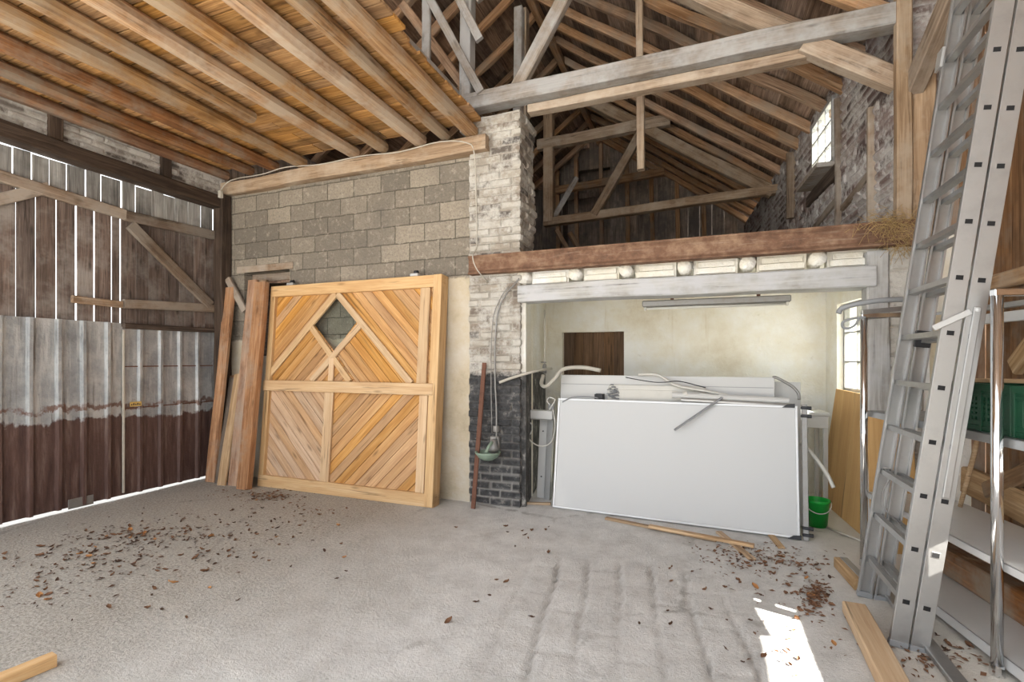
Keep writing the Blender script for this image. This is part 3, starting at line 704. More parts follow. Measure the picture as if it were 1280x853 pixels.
# ------------------------------------------------------------------ planks leaning in the corner
for b, t, w_, th, m, lab in (
        ((-5.64, 4.32, 0), (-5.675, 4.62, 2.43), .15, .045, 'plank_red', 'tall knotty reddish plank leaning by the corner post, leftmost of the tall planks'),
        ((-5.48, 4.36, 0), (-5.65, 4.65, 1.30), .15, .022, 'plank_red', 'short brown plank leaning behind the grey one in the corner'),
        ((-5.47, 4.29, 0), (-5.60, 4.60, 1.27), .11, .025, 'plank_grey', 'short grey plank leaning in the corner'),
        ((-5.36, 4.24, 0), (-5.47, 4.57, 1.32), .13, .025, 'pale_timber', 'short pale reddish plank leaning in front of the tall timbers'),
        ((-5.22, 4.29, 0), (-5.28, 4.63, 2.50), .14, .05, 'plank_red', 'tall red-brown timber leaning beside the short planks, second of the tall timbers'),
        ((-5.09, 4.36, 0), (-5.14, 4.66, 2.50), .10, .05, 'truss_wood', 'tall pale tan plank leaning between two red-brown timbers'),
        ((-4.97, 4.22, 0), (-5.01, 4.515, 2.44), .17, .075, 'plank_red', 'thick red-brown timber leaning against the edge of the wooden door')):
    tag(beam('leaning_plank', b, t, w_, th, m, up=(0, -1, .1), wob=.004, bevel=.004), lab, 'plank', 'planks leaning in the corner')
tag(boxat('offcut', (-5.08, 4.33, .07), (-5.0, 4.27, .07), .05, .14, 'fresh_pine'), 'small pale offcut block at the foot of the leaning timbers', 'offcut')

# ------------------------------------------------------------------ the wooden door leaning on the block wall
DA = math.atan(.083); DM = Matrix.Translation((-4.95, 4.47, 0)) @ Matrix.Rotation(R(-.5), 4, 'Z') @ Matrix.Rotation(-DA, 4, 'X')
dr = thing('barn_door', 'large new pine door with diagonal boards and a diamond window, leaning on the block wall', 'door', M=DM)
DW, DH = 2.40, 2.40
def clip(poly, a, b, c):      # keep a*x+b*y <= c
    out = []
    for i in range(len(poly)):
        p, q = poly[i], poly[(i+1) % len(poly)]; dp = a*p[0]+b*p[1]-c; dq = a*q[0]+b*q[1]-c
        if dp <= 0: out.append(p)
        if dp*dq < 0: t = dp/(dp-dq); out.append((p[0]+(q[0]-p[0])*t, p[1]+(q[1]-p[1])*t))
    return out
def dboards(field, s, mat, y=.0, w_=.098, cut=()):
    # diagonal boards (s = +1 rises to the right) clipped to a field, one mesh with its own frame along the grain
    ang = R(45)*s; ux, uz = math.cos(ang), math.sin(ang); nx, nz = -uz, ux
    cs = [nx*p[0]+nz*p[1] for p in field]; c = math.floor(min(cs)/w_)*w_; mb = MB()
    Mf = Matrix(((ux, 0, nx, 0), (0, 1, 0, 0), (uz, 0, nz, 0), (0, 0, 0, 1)))
    inv = Mf.inverted()
    while c < max(cs):
        pl = clip(clip(field, nx, nz, c+w_-.002), -nx, -nz, -(c+.002))
        if len(pl) >= 3:
            k = [inv @ Vector((x, 0, z)) for x, z in pl]; dy = random.uniform(0, .003)
            mb.prism([(p.x, p.z) for p in k], y+dy, y+.024+dy)
        c += w_
    return mb.build('diagonal_boards', mat, dr, DM @ Mf, bevel=.005)
AP, DL, DB, DR_ = (1.0, 2.30), (.655, 1.90), (.995, 1.60), (1.345, 1.90)
yb = -.045
# upper half: left of the window, right of it, the two wedges below it
dboards([(.02, 1.24), (.02, 2.30), AP, (.655, 1.93), (.02, 1.29)], 1, 'door_board', yb) if False else None
dboards([(.02, 1.33), (.98, 2.30), (.02, 2.30)], 1, 'door_board', yb)
dboards([(1.02, 2.30), (2.28, 2.30), (2.28, 1.25), (2.10, 1.25)], -1, 'door_board', yb)
dboards([(.02, 1.25), (.66, 1.25), (.995, 1.60), (.655, 1.93), (.02, 1.31)], 1, 'door_board', yb+.002)
dboards([(1.33, 1.25), (2.12, 1.25), (1.345, 2.0), (.995, 1.60)], -1, 'door_board', yb+.002)
dboards([(.66, 1.25), (1.33, 1.25), (.995, 1.59)], 1, 'door_board', yb+.004)
dboards([(.02, .08), (.98, .08), (.98, 1.20), (.02, 1.20)], -1, 'door_board_pale', yb)
dboards([(.98, .08), (2.30, .08), (2.30, 1.20), (.98, 1.20)], 1, 'door_board', yb)
def dbar(name, p, q, w_, y0, y1, mat='fresh_pine'):
    a = DM @ Vector((p[0], (y0+y1)/2, p[1])); b = DM @ Vector((q[0], (y0+y1)/2, q[1])); up = DM.to_3x3() @ Vector((0, -1, 0))
    return boxat(name, a, b, w_, abs(y1-y0), mat, dr, up, .004)
dbar('top_rail', (0, 2.335), (DW, 2.335), .13, -.085, .02)
dbar('middle_rail', (.0, 1.19), (DW-.05, 1.19), .125, -.105, -.046)
dbar('bottom_rail', (0, .06), (DW, .06), .135, -.085, .02)
dbar('stile', (.04, .12), (.04, 2.27), .08, -.083, .02)
dbar('stile', (DW-.05, .0), (DW-.05, 2.40), .10, -.10, .045)
dbar('stile_cover', (2.19, 1.25), (2.19, 2.27), .12, -.075, -.046)
dbar('stile_cover', (2.225, .127), (2.225, 1.128), .10, -.075, -.046)
dbar('centre_stile', (.98, .127), (.98, 1.128), .125, -.075, -.046)
dbar('lattice_bar', (.99, 2.265), (.03, 1.30), .075, -.072, -.043)
dbar('lattice_bar', (1.01, 2.265), (2.06, 1.25), .075, -.073, -.044)
dbar('lattice_bar', (1.36, 1.90), (.70, 1.255), .07, -.068, -.040)
dbar('lattice_bar', (.655, 1.88), (1.25, 1.255), .07, -.066, -.041)
dbar('short_post', (.985, 1.255), (.985, 1.52), .07, -.070, -.046)
gl = MB().prism([(AP[0], AP[1]-.05), (DL[0]+.05, DL[1]), (DB[0], DB[1]+.05), (DR_[0]-.05, DR_[1])], -.02, -.017).build('window_pane', 'dusty_glass', dr, DM)
for u in (.30, 2.05):
    hk = MB().box((u-.05, -.09, 2.40), (u+.05, .0, 2.43), None).build('door_hanger', 'aluminium_dull', dr, DM, bevel=.004)
    MB().lathe([(.001, -.02), (.022, -.02), (.022, .02), (.001, .02)], 12).build('roller', 'dark_plastic', hk, DM @ Matrix.Translation((u, -.045, 2.45)) @ Matrix.Rotation(R(90), 4, 'Y'), smooth=False)

# ------------------------------------------------------------------ on the brick pier
tag(beam('iron_bar', (-2.165, 4.50, 0), (-2.10, 4.63, 1.47), .045, .02, 'rusty_iron', up=(0, -1, 0), wob=.002, bevel=.002), 'rusty flat iron bar leaning on the brick pier', 'bar')
bw = thing('drinking_bowl', 'green enamel cattle drinking bowl fixed to the tarred foot of the pier', 'drinking bowl', (-2.02, 4.56, .56))
prof = [(.001, -.075), (.05, -.07), (.095, -.045), (.125, -.005), (.132, .012), (.122, .014), (.112, -.003), (.085, -.035), (.045, -.055), (.001, -.06)]
MB().lathe(prof, 28).build('bowl', 'bowl_enamel', bw, Matrix.Translation((-2.02, 4.54, .565)), smooth=True)
vb = MB().lathe([(.001, 0), (.05, .005), (.056, .05), (.04, .10), (.028, .13), (.001, .14)], 16).build('valve_body', 'zinc_pipe', bw, Matrix.Translation((-1.985, 4.60, .56)), smooth=True)
MB().tube(spline([(-1.985, 4.56, .67), (-1.99, 4.50, .64), (-2.01, 4.47, .58)], 4), [.016]*9, 8).build('lever', 'bowl_enamel', vb, smooth=True)
MB().box((-2.04, 4.63, .52), (-1.94, 4.70, .72)).build('back_plate', 'zinc_pipe', bw, bevel=.008)
MB().lathe([(.03, -.03), (.034, -.02), (.034, .02), (.03, .03)], 12).build('pipe_coupling', 'zinc_pipe', bw, Matrix.Translation((-1.965, 4.62, .80)), smooth=True)
pts = [(-1.965, 4.63, .69), (-1.968, 4.635, 1.0), (-1.985, 4.64, 1.3), (-1.985, 4.645, 1.7), (-1.95, 4.645, 2.0), (-1.86, 4.64, 2.17), (-1.76, 4.60, 2.25), (-1.70, 4.57, 2.30)]
tag(MB().tube(spline(pts, 6), .009, 8).build('water_pipe', 'zinc_pipe', smooth=True), 'thin grey pipe running up the pier from the green drinking bowl', 'pipe')
pts = [(-2.02, 4.64, .75), (-2.03, 4.64, 1.4), (-2.01, 4.64, 1.9), (-1.93, 4.645, 2.12), (-1.84, 4.64, 2.24)]
tag(MB().tube(spline(pts, 6), .005, 6).build('loose_cable', 'zinc_pipe', smooth=True), 'thin dark cable running beside the grey pipe on the pier', 'cable')
# pipe run at the stall corner
pts = [(-1.93, 4.62, 1.27), (-1.80, 4.66, 1.32), (-1.58, 4.80, 1.39), (-1.60, 5.35, 1.40)]
tag(MB().tube(spline(pts, 5), .014, 8).build('feed_pipe', 'cable_white', smooth=True), 'pale pipe slanting from the pier into the stall above the tarred wall', 'pipe')
tp = thing('water_tap', 'small old tap with its riser in the left corner of the stall', 'tap', (-1.62, 5.2, 1.3))
MB().tube([(-1.63, 5.2, 1.34), (-1.63, 5.2, 2.05)], .011, 8).build('riser_pipe', 'cable_white', tp, smooth=True)
MB().lathe([(.001, -.05), (.022, -.05), (.026, 0), (.02, .05), (.001, .06)], 12).build('tap_body', 'zinc_pipe', tp, Matrix.Translation((-1.63, 5.19, 1.40)), smooth=True)
MB().tube([(-1.66, 5.15, 1.47), (-1.60, 5.15, 1.47)], .008, 6).build('tap_handle', 'zinc_pipe', tp, smooth=True)
pts = [(-1.63, 5.14, 1.33), (-1.62, 5.05, 1.24), (-1.55, 5.0, 1.22), (-1.46, 5.0, 1.30), (-1.38, 5.05, 1.40), (-1.2, 5.12, 1.42), (-1.0, 5.12, 1.39)]
tag(MB().tube(spline(pts, 6), .021, 10).build('drain_hose', 'cable_white', smooth=True), 'white hose sagging from the tap onto the leaning white panels', 'hose')

# ================================================================== STEEL GIRDER, TIE BEAM AND ROOF TIMBERS
h_, fw = .19, .11
prof = [(-fw/2, -h_/2), (fw/2, -h_/2), (fw/2, -h_/2+.014), (.012, -h_/2+.03), (.012, h_/2-.03), (fw/2, h_/2-.014), (fw/2, h_/2), (-fw/2, h_/2), (-fw/2, h_/2-.014), (-.012-.02, h_/2-.04), (-.012-.02, -h_/2+.04), (-fw/2, -h_/2+.014)]
rr = [[(x, YB-.06+a, 2.475+b) for a, b in prof] for x in lin(-2.27, 1.50, .25)]
tag(MB().rings(rr).build('steel_girder', 'rust_steel', bevel=.003), 'long rusty steel girder over the stall opening', 'girder')
nb = MB()
random.seed(5)
def strawtuft(mb, n, cx, cy, cz, rx, ry, rz, L=(.06, .16), r_=.0016):
    for i in range(n):
        p = Vector((cx+random.gauss(0, rx), cy+random.gauss(0, ry), cz+random.gauss(0, rz)*.7)); d = Vector((random.gauss(0, 1), random.gauss(0, .7), random.gauss(-.3, .7))).normalized(); l = random.uniform(*L)
        q = p+d*l*.5+Vector((random.gauss(0, .015), random.gauss(0, .01), -random.random()*.02)); mb.tube([p, q, q+d*l*.5+Vector((0, 0, -.02))], r_, 3, cap=False)
strawtuft(nb, 330, 1.36, YB-.09, 2.56, .10, .035, .05)
strawtuft(nb, 110, 1.42, YB-.10, 2.42, .06, .03, .05)
o = tag(nb.build('straw', 'straw'), 'untidy nest of straw and cobweb on the right end of the rusty girder', 'straw', kind='stuff')
tag(beam('tie_beam', (-2.33, YB-.01, 4.175), (1.42, YB-.01, 4.185), .17, .165, 'grey_timber', wob=.009, seg=16), 'long grey tie beam across the open roof above the pier', 'beam')
tag(beam('under_beam', (-1.66, YB+.07, 4.045), (.93, YB+.07, 4.05), .12, .085, 'truss_wood', wob=.007), 'tan timber tight under the long grey tie beam', 'beam')
tag(beam('knee_brace', (.78, YB+.02, 4.13), (1.43, YB+.04, 3.69), .12, .155, 'truss_wood', wob=.008), 'stout knee brace under the right end of the grey tie beam', 'brace')
tag(beam('principal_rafter', (-.45, YB+.22, 5.17), (1.42, YB+.22, 3.80), .15, .15, 'truss_wood', wob=.01), 'thick grey-tan principal rafter passing behind the right end of the grey tie beam', 'rafter')
tag(beam('roof_strut', (-1.80, YB+.02, 4.22), (-1.05, YB+.05, 5.45), .10, .13, 'grey_timber', wob=.006), 'grey strut rising to the right from the left end of the tie beam', 'strut')
tag(beam('wall_post', (1.43, YB-.06, 2.55), (1.43, YB-.06, 4.7), .10, .09, 'truss_wood', wob=.006), 'tall post standing on the right end of the rusty girder', 'post')
tag(beam('wide_post', (1.555, YB-.05, 2.42), (1.555, YB-.05, 3.70), .15, .08, 'truss_wood', wob=.004, up=(0, 1, 0)), 'broad tan post right of the tall post, below the brace', 'post')
tag(beam('wall_brace', (1.50, YB-.05, 3.58), (1.62, 3.10, 4.62), .11, .15, 'truss_wood', wob=.006), 'orange-tan brace rising from the broad post behind the ladder', 'brace')
tag(beam('eave_beam', (1.70, -1.5, 4.42), (1.70, YB, 4.42), .14, .14, 'truss_wood'), 'eaves timber along the boarded wall behind the ladder top', 'beam')
# truss over the loft edge
tag(beam('truss_post', (-2.335, YB+.02, 3.9), (-2.335, YB+.02, 6.6), .13, .13, 'grey_timber', wob=.006), 'grey-white post rising at the left end of the grey tie beam', 'post')
tag(beam('upright_board', (-2.78, YB-.08, 4.0), (-2.77, YB-.08, 6.2), .10, .045, 'grey_timber', up=(0, 1, 0), wob=.005), 'upright weathered board at the edge of the loft, left of the grey-white post', 'board')
for a, b, lab in (((-2.83, YB-.11, 5.55), (-2.13, YB-.09, 4.24), 'long grey slat slanting down across the grey-white post to the tie beam'),
                  ((-2.62, YB-.12, 5.75), (-2.14, YB-.10, 4.78), 'middle grey slat slanting across the grey-white post, its end hanging free'),
                  ((-2.36, YB-.12, 5.75), (-2.12, YB-.10, 5.18), 'short grey slat slanting across the grey-white post above the others')):
    tag(beam('slanting_slat', a, b, .085, .04, 'grey_timber', up=(0, -1, 0), wob=.004, bevel=.004), lab, 'slat', 'slats across the truss post')
tag(beam('loft_edge_beam', (-2.50, 2.0, 4.28), (-2.47, YB+.1, 4.27), .14, .14, 'grey_timber', wob=.008), 'grey timber above the loft edge, running back to the tie beam', 'beam')
tag(beam('loft_brace', (-3.35, YB+.35, 5.75), (-2.35, YB+.3, 4.35), .09, .10, 'roof_timber'), 'brown brace behind the upright board at the loft edge', 'brace')
tag(beam('hanging_post', (-2.235, 6.0, 4.7), (-2.235, 6.0, 6.05), .11, .11, 'grey_timber'), 'weathered post hanging below the ridge behind the grey strut', 'post')
tag(beam('ridge_beam', (RX, 4.2, RZ-.12), (RX, GY, RZ-.12), .12, .14, 'roof_timber', wob=.01), 'ridge timber of the roof', 'beam')
tag(beam('roof_post', (-.70, 6.1, 3.78), (-.72, 6.1, 5.93), .085, .09, 'truss_wood', wob=.006), 'upright tan post hanging from the right roof slope behind the grey tie beam', 'post')
# second truss
y2 = 9.3
tag(beam('far_tie_beam', (-2.92, y2, 4.19), (1.20, y2, 4.345), .16, .15, 'truss_wood', wob=.008), 'tan tie beam of the far truss above the rusty girder', 'beam')
tag(beam('far_post', (-2.83, y2, 4.2), (-2.83, y2, 6.95), .19, .17, 'truss_wood', wob=.006), 'tan post of the far truss, just right of the pier', 'post')
tag(beam('far_collar', (-3.05, y2-.02, 5.72), (-.56, y2-.02, 5.79), .14, .20, 'truss_wood', wob=.008), 'tan collar beam of the far truss', 'beam')
tag(beam('far_strut', (-1.93, y2-.03, 4.24), (-1.05, y2-.03, 5.68), .13, .15, 'truss_wood', wob=.006), 'tan strut of the far truss slanting up to its collar beam', 'strut')
tag(beam('far_principal', (-2.55, y2, 6.78), (1.08, y2, 4.30), .15, .19, 'truss_wood', wob=.012), 'thick tan principal rafter of the far truss', 'rafter')
tag(beam('far_strut', (-2.75, y2+.05, 4.28), (-2.35, y2+.3, 5.1), .10, .10, 'grey_timber'), 'small grey strut at the foot of the far truss post', 'strut')
tag(beam('loft_post', (-2.62, 7.2, 2.5), (-2.62, 7.2, 6.9), .17, .15, 'truss_wood', wob=.006), 'brown post in front of the far truss post, next to the pier', 'post')
tag(beam('end_tie_beam', (-3.35, 11.6, 5.62), (-.82, 11.6, 5.72), .13, .17, 'roof_timber'), 'brown collar beam nearest the dark gable', 'beam')
for k, x in enumerate((-3.55, -3.05, -2.4, -1.75, -1.15, -.55, .05)):
    zt = min(RZ+.05-(x-RX)*RS if x > RX else RZ+.05-(RX-x)*LS, 7.1)
    tag(beam('gable_stud', (x, GY-.08, 2.5), (x-.06, GY-.08, zt), .10, .08, 'roof_timber', up=(0, 1, 0)), 'upright stud on the dark gable, %s from its left side' % ORD[k], 'stud', 'studs of the gable')
for k, x in enumerate((-2.95, -2.75)):
    tag(beam('raking_prop', (x+.1, 9.9+k*.3, 4.2), (x+1.0, 10.4+k*.3, 2.47), .09, .09, 'roof_timber'), 'brown raking prop under the left end of the far tie beam, %s from the pier' % ORD[k], 'prop')
# rafters
y = 4.98; k = 0
while y < 12.6:
    yo = random.uniform(-.03, .03); r0 = random.uniform(-.02, .02)
    ex = 1.62-(y-YB)*.0752; ez = RZ-(ex-RX)*RS
    tag(beam('rafter', (RX+.04, y+yo, RZ-.03), (ex, y+yo*.5, ez-.0+.012), .085+r0*.5, .12, 'roof_timber', wob=.018, seg=14), 'brown rafter of the right roof slope, %s beyond the grey tie beam' % ORD[k], 'rafter', 'rafters of the right roof slope')
    y += .585; k += 1
y = 5.05; k = 0
while y < 12.5:
    tag(beam('rafter', (RX-.04, y, RZ-.03), (-6.1, y, RZ-(RX+6.1)*LS+.01), .09, .12, 'roof_timber', wob=.018, seg=12), 'brown rafter of the left roof slope, %s beyond the loft edge' % ORD[k], 'rafter', 'rafters of the left roof slope')
    y += .66; k += 1
# ================================================================== THE PILE OF WHITE PANELS
random.seed(33)
def leanM(bl, br, lean):
    bl, br = Vector(bl), Vector(br); x = (br-bl); L = x.length; x.normalize(); n = Vector((-x.y, x.x, 0))
    zz = (Vector((0, 0, 1))*math.cos(lean)+n*math.sin(lean)); yy = zz.cross(x)
    return Matrix(((x.x, yy.x, zz.x, bl.x), (x.y, yy.y, zz.y, bl.y), (x.z, yy.z, zz.z, bl.z), (0, 0, 0, 1))), L
M, L = leanM((-1.425, 4.80, .012), (.745, 4.685, .012), .165)
wbd = thing('whiteboard', 'large framed whiteboard leaning in front of the pile of white panels', 'whiteboard', M=M)
HB = 1.105
MB().box((.012, .008, .012), (L-.012, .022, HB-.012)).build('writing_surface', 'whiteboard', wbd, M)
for a, b, c, d, nm in ((0, L, 0, .022, 'bottom_edge'), (0, L, HB-.022, HB, 'top_edge'), (0, .022, .022, HB-.022, 'left_edge'), (L-.022, L, .022, HB-.022, 'right_edge')):
    MB().box((a, 0, c), (b, .03, d)).build('frame_edge', 'board_edge', wbd, M, bevel=.003)
for u, v in ((L-.03, .0), (L-.06, HB-.012)):
    MB().prism([(u-.06, v-.006), (u+.04, v-.006), (u+.04, v+.03), (u-.02, v+.022)], -.006, .036).build('corner_cap', 'dark_plastic', wbd, M, bevel=.003)
M2, _ = leanM((.79, 4.70, .0), (.90, 4.69, .0), .165)
st = thing('display_stand_pole', 'narrow aluminium stand pole with black clamps at the right edge of the whiteboard', 'pole', M=M2)
MB().box((-.022, -.012, 0), (.022, .022, 1.13)).build('pole', 'zinc_pipe', st, M2, bevel=.004)
for z in (1.10, 1.03, .10, .045):
    c = MB().box((-.026, -.02, z-.013), (.03, .028, z+.013)).build('clamp', 'dark_plastic', st, M2, bevel=.006)
    MB().lathe([(.001, -.02), (.016, -.018), (.016, .018), (.001, .02)], 10).build('clamp_knob', 'dark_plastic', c, M2 @ Matrix.Translation((.036, 0, z)) @ Matrix.Rotation(R(90), 4, 'Y'))
def panel(name, bl, br, lean, h, th, mat, lab, cat='panel', bevel=.004, edge=True):
    M, L = leanM(bl, br, lean)
    o = MB().box((0, 0, 0), (L, th, h)).build(name, mat, None, M, bevel)
    return tag(o, lab, cat, 'white panels in the pile'), M, L
o, M, L = panel('display_board', (-1.45, 5.06, 0), (.60, 4.97, 0), .10, 1.345, .035, 'white_panel', 'tallest wide white panel in the pile behind the whiteboard')
MB().box((.01, -.004, 1.245), (L-.01, .0, 1.25)).build('groove_strip', 'grey_plastic', o, M)
for z in (.3, .8): MB().box((.02, -.006, z), (L-.02, 0, z+.03)).build('edge_strip', 'white_panel', o, M, bevel=.002)
panel('display_board', (.0, 5.13, 0), (.83, 5.10, 0), .10, 1.30, .03, 'white_panel', 'white sheet sticking out at the right end of the pile behind the whiteboard')
# flat cabinet with rounded corners and a scorched end
M, L = leanM((-.93, 4.97, 0), (.02, 4.93, 0), .115)
cb = thing('flat_heater', 'flat white cabinet with rounded corners and a scorched left end, standing behind the whiteboard', 'cabinet', M=M)
rc = .05; hh = 1.255; out = [(rc, 0), (L-rc, 0)]+[(L-rc+rc*math.sin(a), hh-rc+rc*math.cos(a)) for a in [math.pi/2*(1-i/5) for i in range(6)]]+[(rc-rc*math.sin(a), hh-rc+rc*math.cos(a)) for a in [math.pi/2*i/5 for i in range(6)]]
MB().prism(out, -.0, .05).build('casing', 'white_plastic', cb, M, bevel=.006)
MB().prism([(rc+.0, .15), (L-rc, .15), (L-.03, hh-.05), (.12, hh-.05)], -.008, .002).build('front_plate', 'white_plastic', cb, M, bevel=.003)
sc_ = MB()
for i in range(40):
    c = Vector((.07+random.gauss(0, .03), -.010, hh-.07+random.gauss(-.02, .045))); r_ = random.uniform(.012, .028)
    sc_.lathe([(.001, -.004), (r_, -.003), (r_*.8, .004), (.001, .006)], 7, c)
tag(sc_.build('scorched_crust', 'grey_plastic', cb, M), 'scorched grey crust', kind='stuff')
# trunking lying on the pile
for i, (a, b, r_, m, lab) in enumerate((((-.28, 4.93, 1.165), (.70, 4.96, 1.135), .030, 'white_panel', 'pale trunking lying on the pile of panels, upper of two'),
                                 ((-.20, 4.905, 1.125), (.72, 4.925, 1.095), .022, 'aluminium', 'silvery tube lying along the top edge of the whiteboard'))):
    tag(MB().tube([a, b], r_, 12).build('trunking', m, smooth=False), lab, 'tube')
tag(boxat('metal_bar', onY(843, 538, 4.785), onY(903, 497, 4.895), .03, .016, 'grey_plastic'), 'dark grey flat bar slanting across the top edge of the whiteboard', 'bar')
br_ = thing('lamp_bracket', 'small shiny lamp bracket lying on the pile at the end of the dark bar', 'bracket', (.08, 4.94, 1.13))
MB().box((.04, 4.92, 1.08), (.13, 4.98, 1.18)).build('bracket_plate', 'aluminium', br_, bevel=.005)
MB().lathe([(.001, -.02), (.025, -.02), (.03, .03), (.001, .03)], 12).build('socket', 'white_plastic', br_, Matrix.Translation((-.17, 4.93, 1.17)) @ Matrix.Rotation(R(70), 4, 'Y'))
MB().box((-.04, 4.92, 1.12), (.02, 4.96, 1.19)).build('clip', 'aluminium_dull', br_, bevel=.006)
pts = [onY(805, 470, 5.10), onY(822, 469, 5.08), onY(845, 482, 5.05), onY(880, 489, 5.02), onY(915, 497, 5.0), onY(945, 514, 4.96)]
pts[0] = Vector((-.62, 5.12, 1.35))
tag(MB().tube(spline(pts, 6), .014, 8).build('grey_hose', 'white_plastic', smooth=True), 'pale thick hose snaking over the top of the white panels', 'hose')
pts = [onY(782, 472, 5.06), onY(798, 475, 5.05), onY(818, 478, 5.04), onY(832, 478, 5.04), onY(850, 477, 5.03), onY(882, 485, 4.99)]
tag(MB().tube(spline(pts, 6), .005, 6).build('black_cable', 'dark_plastic', smooth=True), 'thin black cable over the top of the white panels', 'cable')
pts = [onY(703, 503, 4.98), onY(715, 497, 4.96), onY(735, 496, 4.96), onY(748, 498, 4.97)]
tag(MB().tube(spline(pts, 6), .006, 6).build('plug_cable', 'grey_plastic', smooth=True), 'short grey cable with a dark plug above the left part of the whiteboard', 'cable')
pk = thing('power_plug', 'square dark plug box on the face of the tall white panel', 'plug', (-1.14, 5.08, 1.15))
p = onY(749, 497, 5.085)
MB().box((p.x-.045, 5.09-.03, p.z-.035), (p.x+.045, 5.16, p.z+.035)).build('plug_box', 'dark_plastic', pk, bevel=.004)
MB().box((p.x-.07, 5.0, p.z-.095), (p.x-.02, 5.09, p.z-.06)).build('plug_foot', 'dark_plastic', pk, bevel=.004)
pts = [onY(966, 472, 5.12), onY(972, 473, 5.10), onY(990, 483, 5.08), onY(998, 492, 5.06), onY(999, 500, 5.05)]
tag(MB().tube(spline(pts, 5), .013, 8).build('bent_tube', 'zinc_pipe', smooth=True), 'short bent grey tube at the right end of the pile of panels', 'tube')
# left end of the pile
o, M, L = panel('display_board', (-1.70, 5.12, 0), (-1.53, 5.10, 0), .10, .93, .02, 'white_panel', 'narrow white board at the left end of the pile, standing by the tarred wall')
for z in (.23, .72): MB().lathe([(.001, 0), (.008, 0), (.008, .006), (.001, .006)], 8).build('screw', 'dark_plastic', o, M @ Matrix.Translation((.05, -.004, z)) @ Matrix.Rotation(R(90), 4, 'X'))
o, M, L = panel('aluminium_profile', (-1.60, 5.06, 0), (-1.53, 5.05, 0), .11, 1.03, .03, 'aluminium', 'aluminium profile standing between the whiteboard and the narrow white board', 'profile')
lb_ = thing('cable_box', 'long white ceiling-lamp box with looped cables, lying on the narrow white board', 'box', (-1.7, 5.1, .9))
MB().box((-1.885, 5.05, .865), (-1.50, 5.16, .955)).build('box_body', 'white_panel', lb_, bevel=.006)
MB().box((-1.87, 5.06, .853), (-1.52, 5.15, .866)).build('box_base', 'zinc_pipe', lb_, bevel=.003)
for pts in ([(-1.90, 5.03, .86), (-1.93, 5.02, .76), (-1.85, 5.01, .68), (-1.74, 5.02, .70), (-1.72, 5.03, .80), (-1.79, 5.03, .84)],
            [(-1.84, 5.03, .83), (-1.75, 5.0, .66), (-1.62, 4.99, .585), (-1.50, 5.0, .63), (-1.46, 5.02, .80), (-1.49, 5.04, .98)],
            [(-1.51, 5.02, 1.02), (-1.55, 5.02, 1.06), (-1.52, 5.01, 1.10), (-1.46, 5.01, 1.08), (-1.49, 5.02, 1.02), (-1.53, 5.03, .97)]):
    MB().tube(spline(pts, 6), .007, 6).build('cable_loop', 'white_plastic', lb_, smooth=True)
MB().lathe([(.001, -.03), (.03, -.03), (.035, .02), (.001, .02)], 14).build('lamp_socket', 'white_plastic', lb_, Matrix.Translation((-1.81, 5.02, .84)) @ Matrix.Rotation(R(90), 4, 'X'))
# conduit that sticks out past the stand pole
pts = [(.74, 5.0, .70), (.80, 4.96, .64), (.90, 4.90, .50), (.975, 4.86, .36), (1.0, 4.85, .29)]
pts = [onY(1000, 553, 4.95), onY(1010, 562, 4.93), onY(1024, 579, 4.9), onY(1035, 595, 4.88), onY(1042, 610, 4.86)]
tag(MB().tube(spline(pts, 6), .016, 10).build('plastic_conduit', 'white_plastic', smooth=True), 'white bent plastic conduit sticking out past the right edge of the whiteboard', 'conduit')
# strip light under the stall ceiling
fl = thing('strip_light', 'long dusty strip light hanging under the timber lintel', 'lamp', (.09, 5.0, 2.1))
MB().box((-.56, 4.95, 2.015), (.72, 5.04, 2.075)).build('housing', 'zinc_pipe', fl, bevel=.008)
MB().tube([(-.52, 5.0, 2.0), (.68, 5.0, 2.0)], .012, 12).build('tube', 'white_plastic', fl, smooth=True)
for x in (-.545, .685): MB().box((x, 4.98, 1.985), (x+.02, 5.02, 2.03)).build('end_socket', 'white_plastic', fl, bevel=.003)
for x in (-.3, .45): MB().box((x, 5.0, 2.07), (x+.03, 5.03, 2.36)).build('hanger', 'rusty_iron', fl)

# white table, bucket, chipboards in the stall
tb = thing('white_table', 'small white table half hidden between whiteboard and chipboard in the stall', 'table', (.98, 5.8, 0))
blk('table_top', (.72, 5.58, .95), (1.14, 6.05, .985), 'white_panel', tb); blk('apron', (.74, 5.59, .83), (1.13, 5.61, .95), 'white_panel', tb)
for x, y in ((.745, 5.6), (1.09, 5.6), (.745, 6.0), (1.09, 6.0)): blk('leg', (x, y, 0), (x+.04, y+.04, .95), 'white_panel', tb)
bk = thing('bucket', 'bright green plastic bucket standing by the chipboard sheet', 'bucket', (.955, 5.17, 0))
MB().lathe([(.001, .004), (.076, .004), (.08, .0), (.099, .215), (.106, .218), (.106, .238), (.098, .24), (.094, .225), (.076, .01), (.001, .01)], 32).build('pail', 'green_plastic', bk, Matrix.Translation((.955, 5.17, 0)), smooth=True)
MB().tube([(.955+.108*math.cos(a), 5.17-.012+.108*math.sin(a)*.98, .222-.085*math.sin(-a)**1.0 if math.sin(a) < 0 else .222) for a in [math.pi+math.pi*i/16 for i in range(17)]], .0045, 6).build('handle', 'white_plastic', bk, smooth=True)
M, L = leanM((1.185, 6.05, 0), (1.265, 4.98, 0), .0)
def leaning_sheet(name, bl, br, lean, h, th, mat, lab, out=None):
    M, L = leanM(bl, br, lean); mb = MB()
    mb.prism(out(L) if out else [(0, 0), (L, 0), (L, h), (0, h)], 0, th)
    return tag(mb.build(name, mat, None, M, .002), lab, 'board')
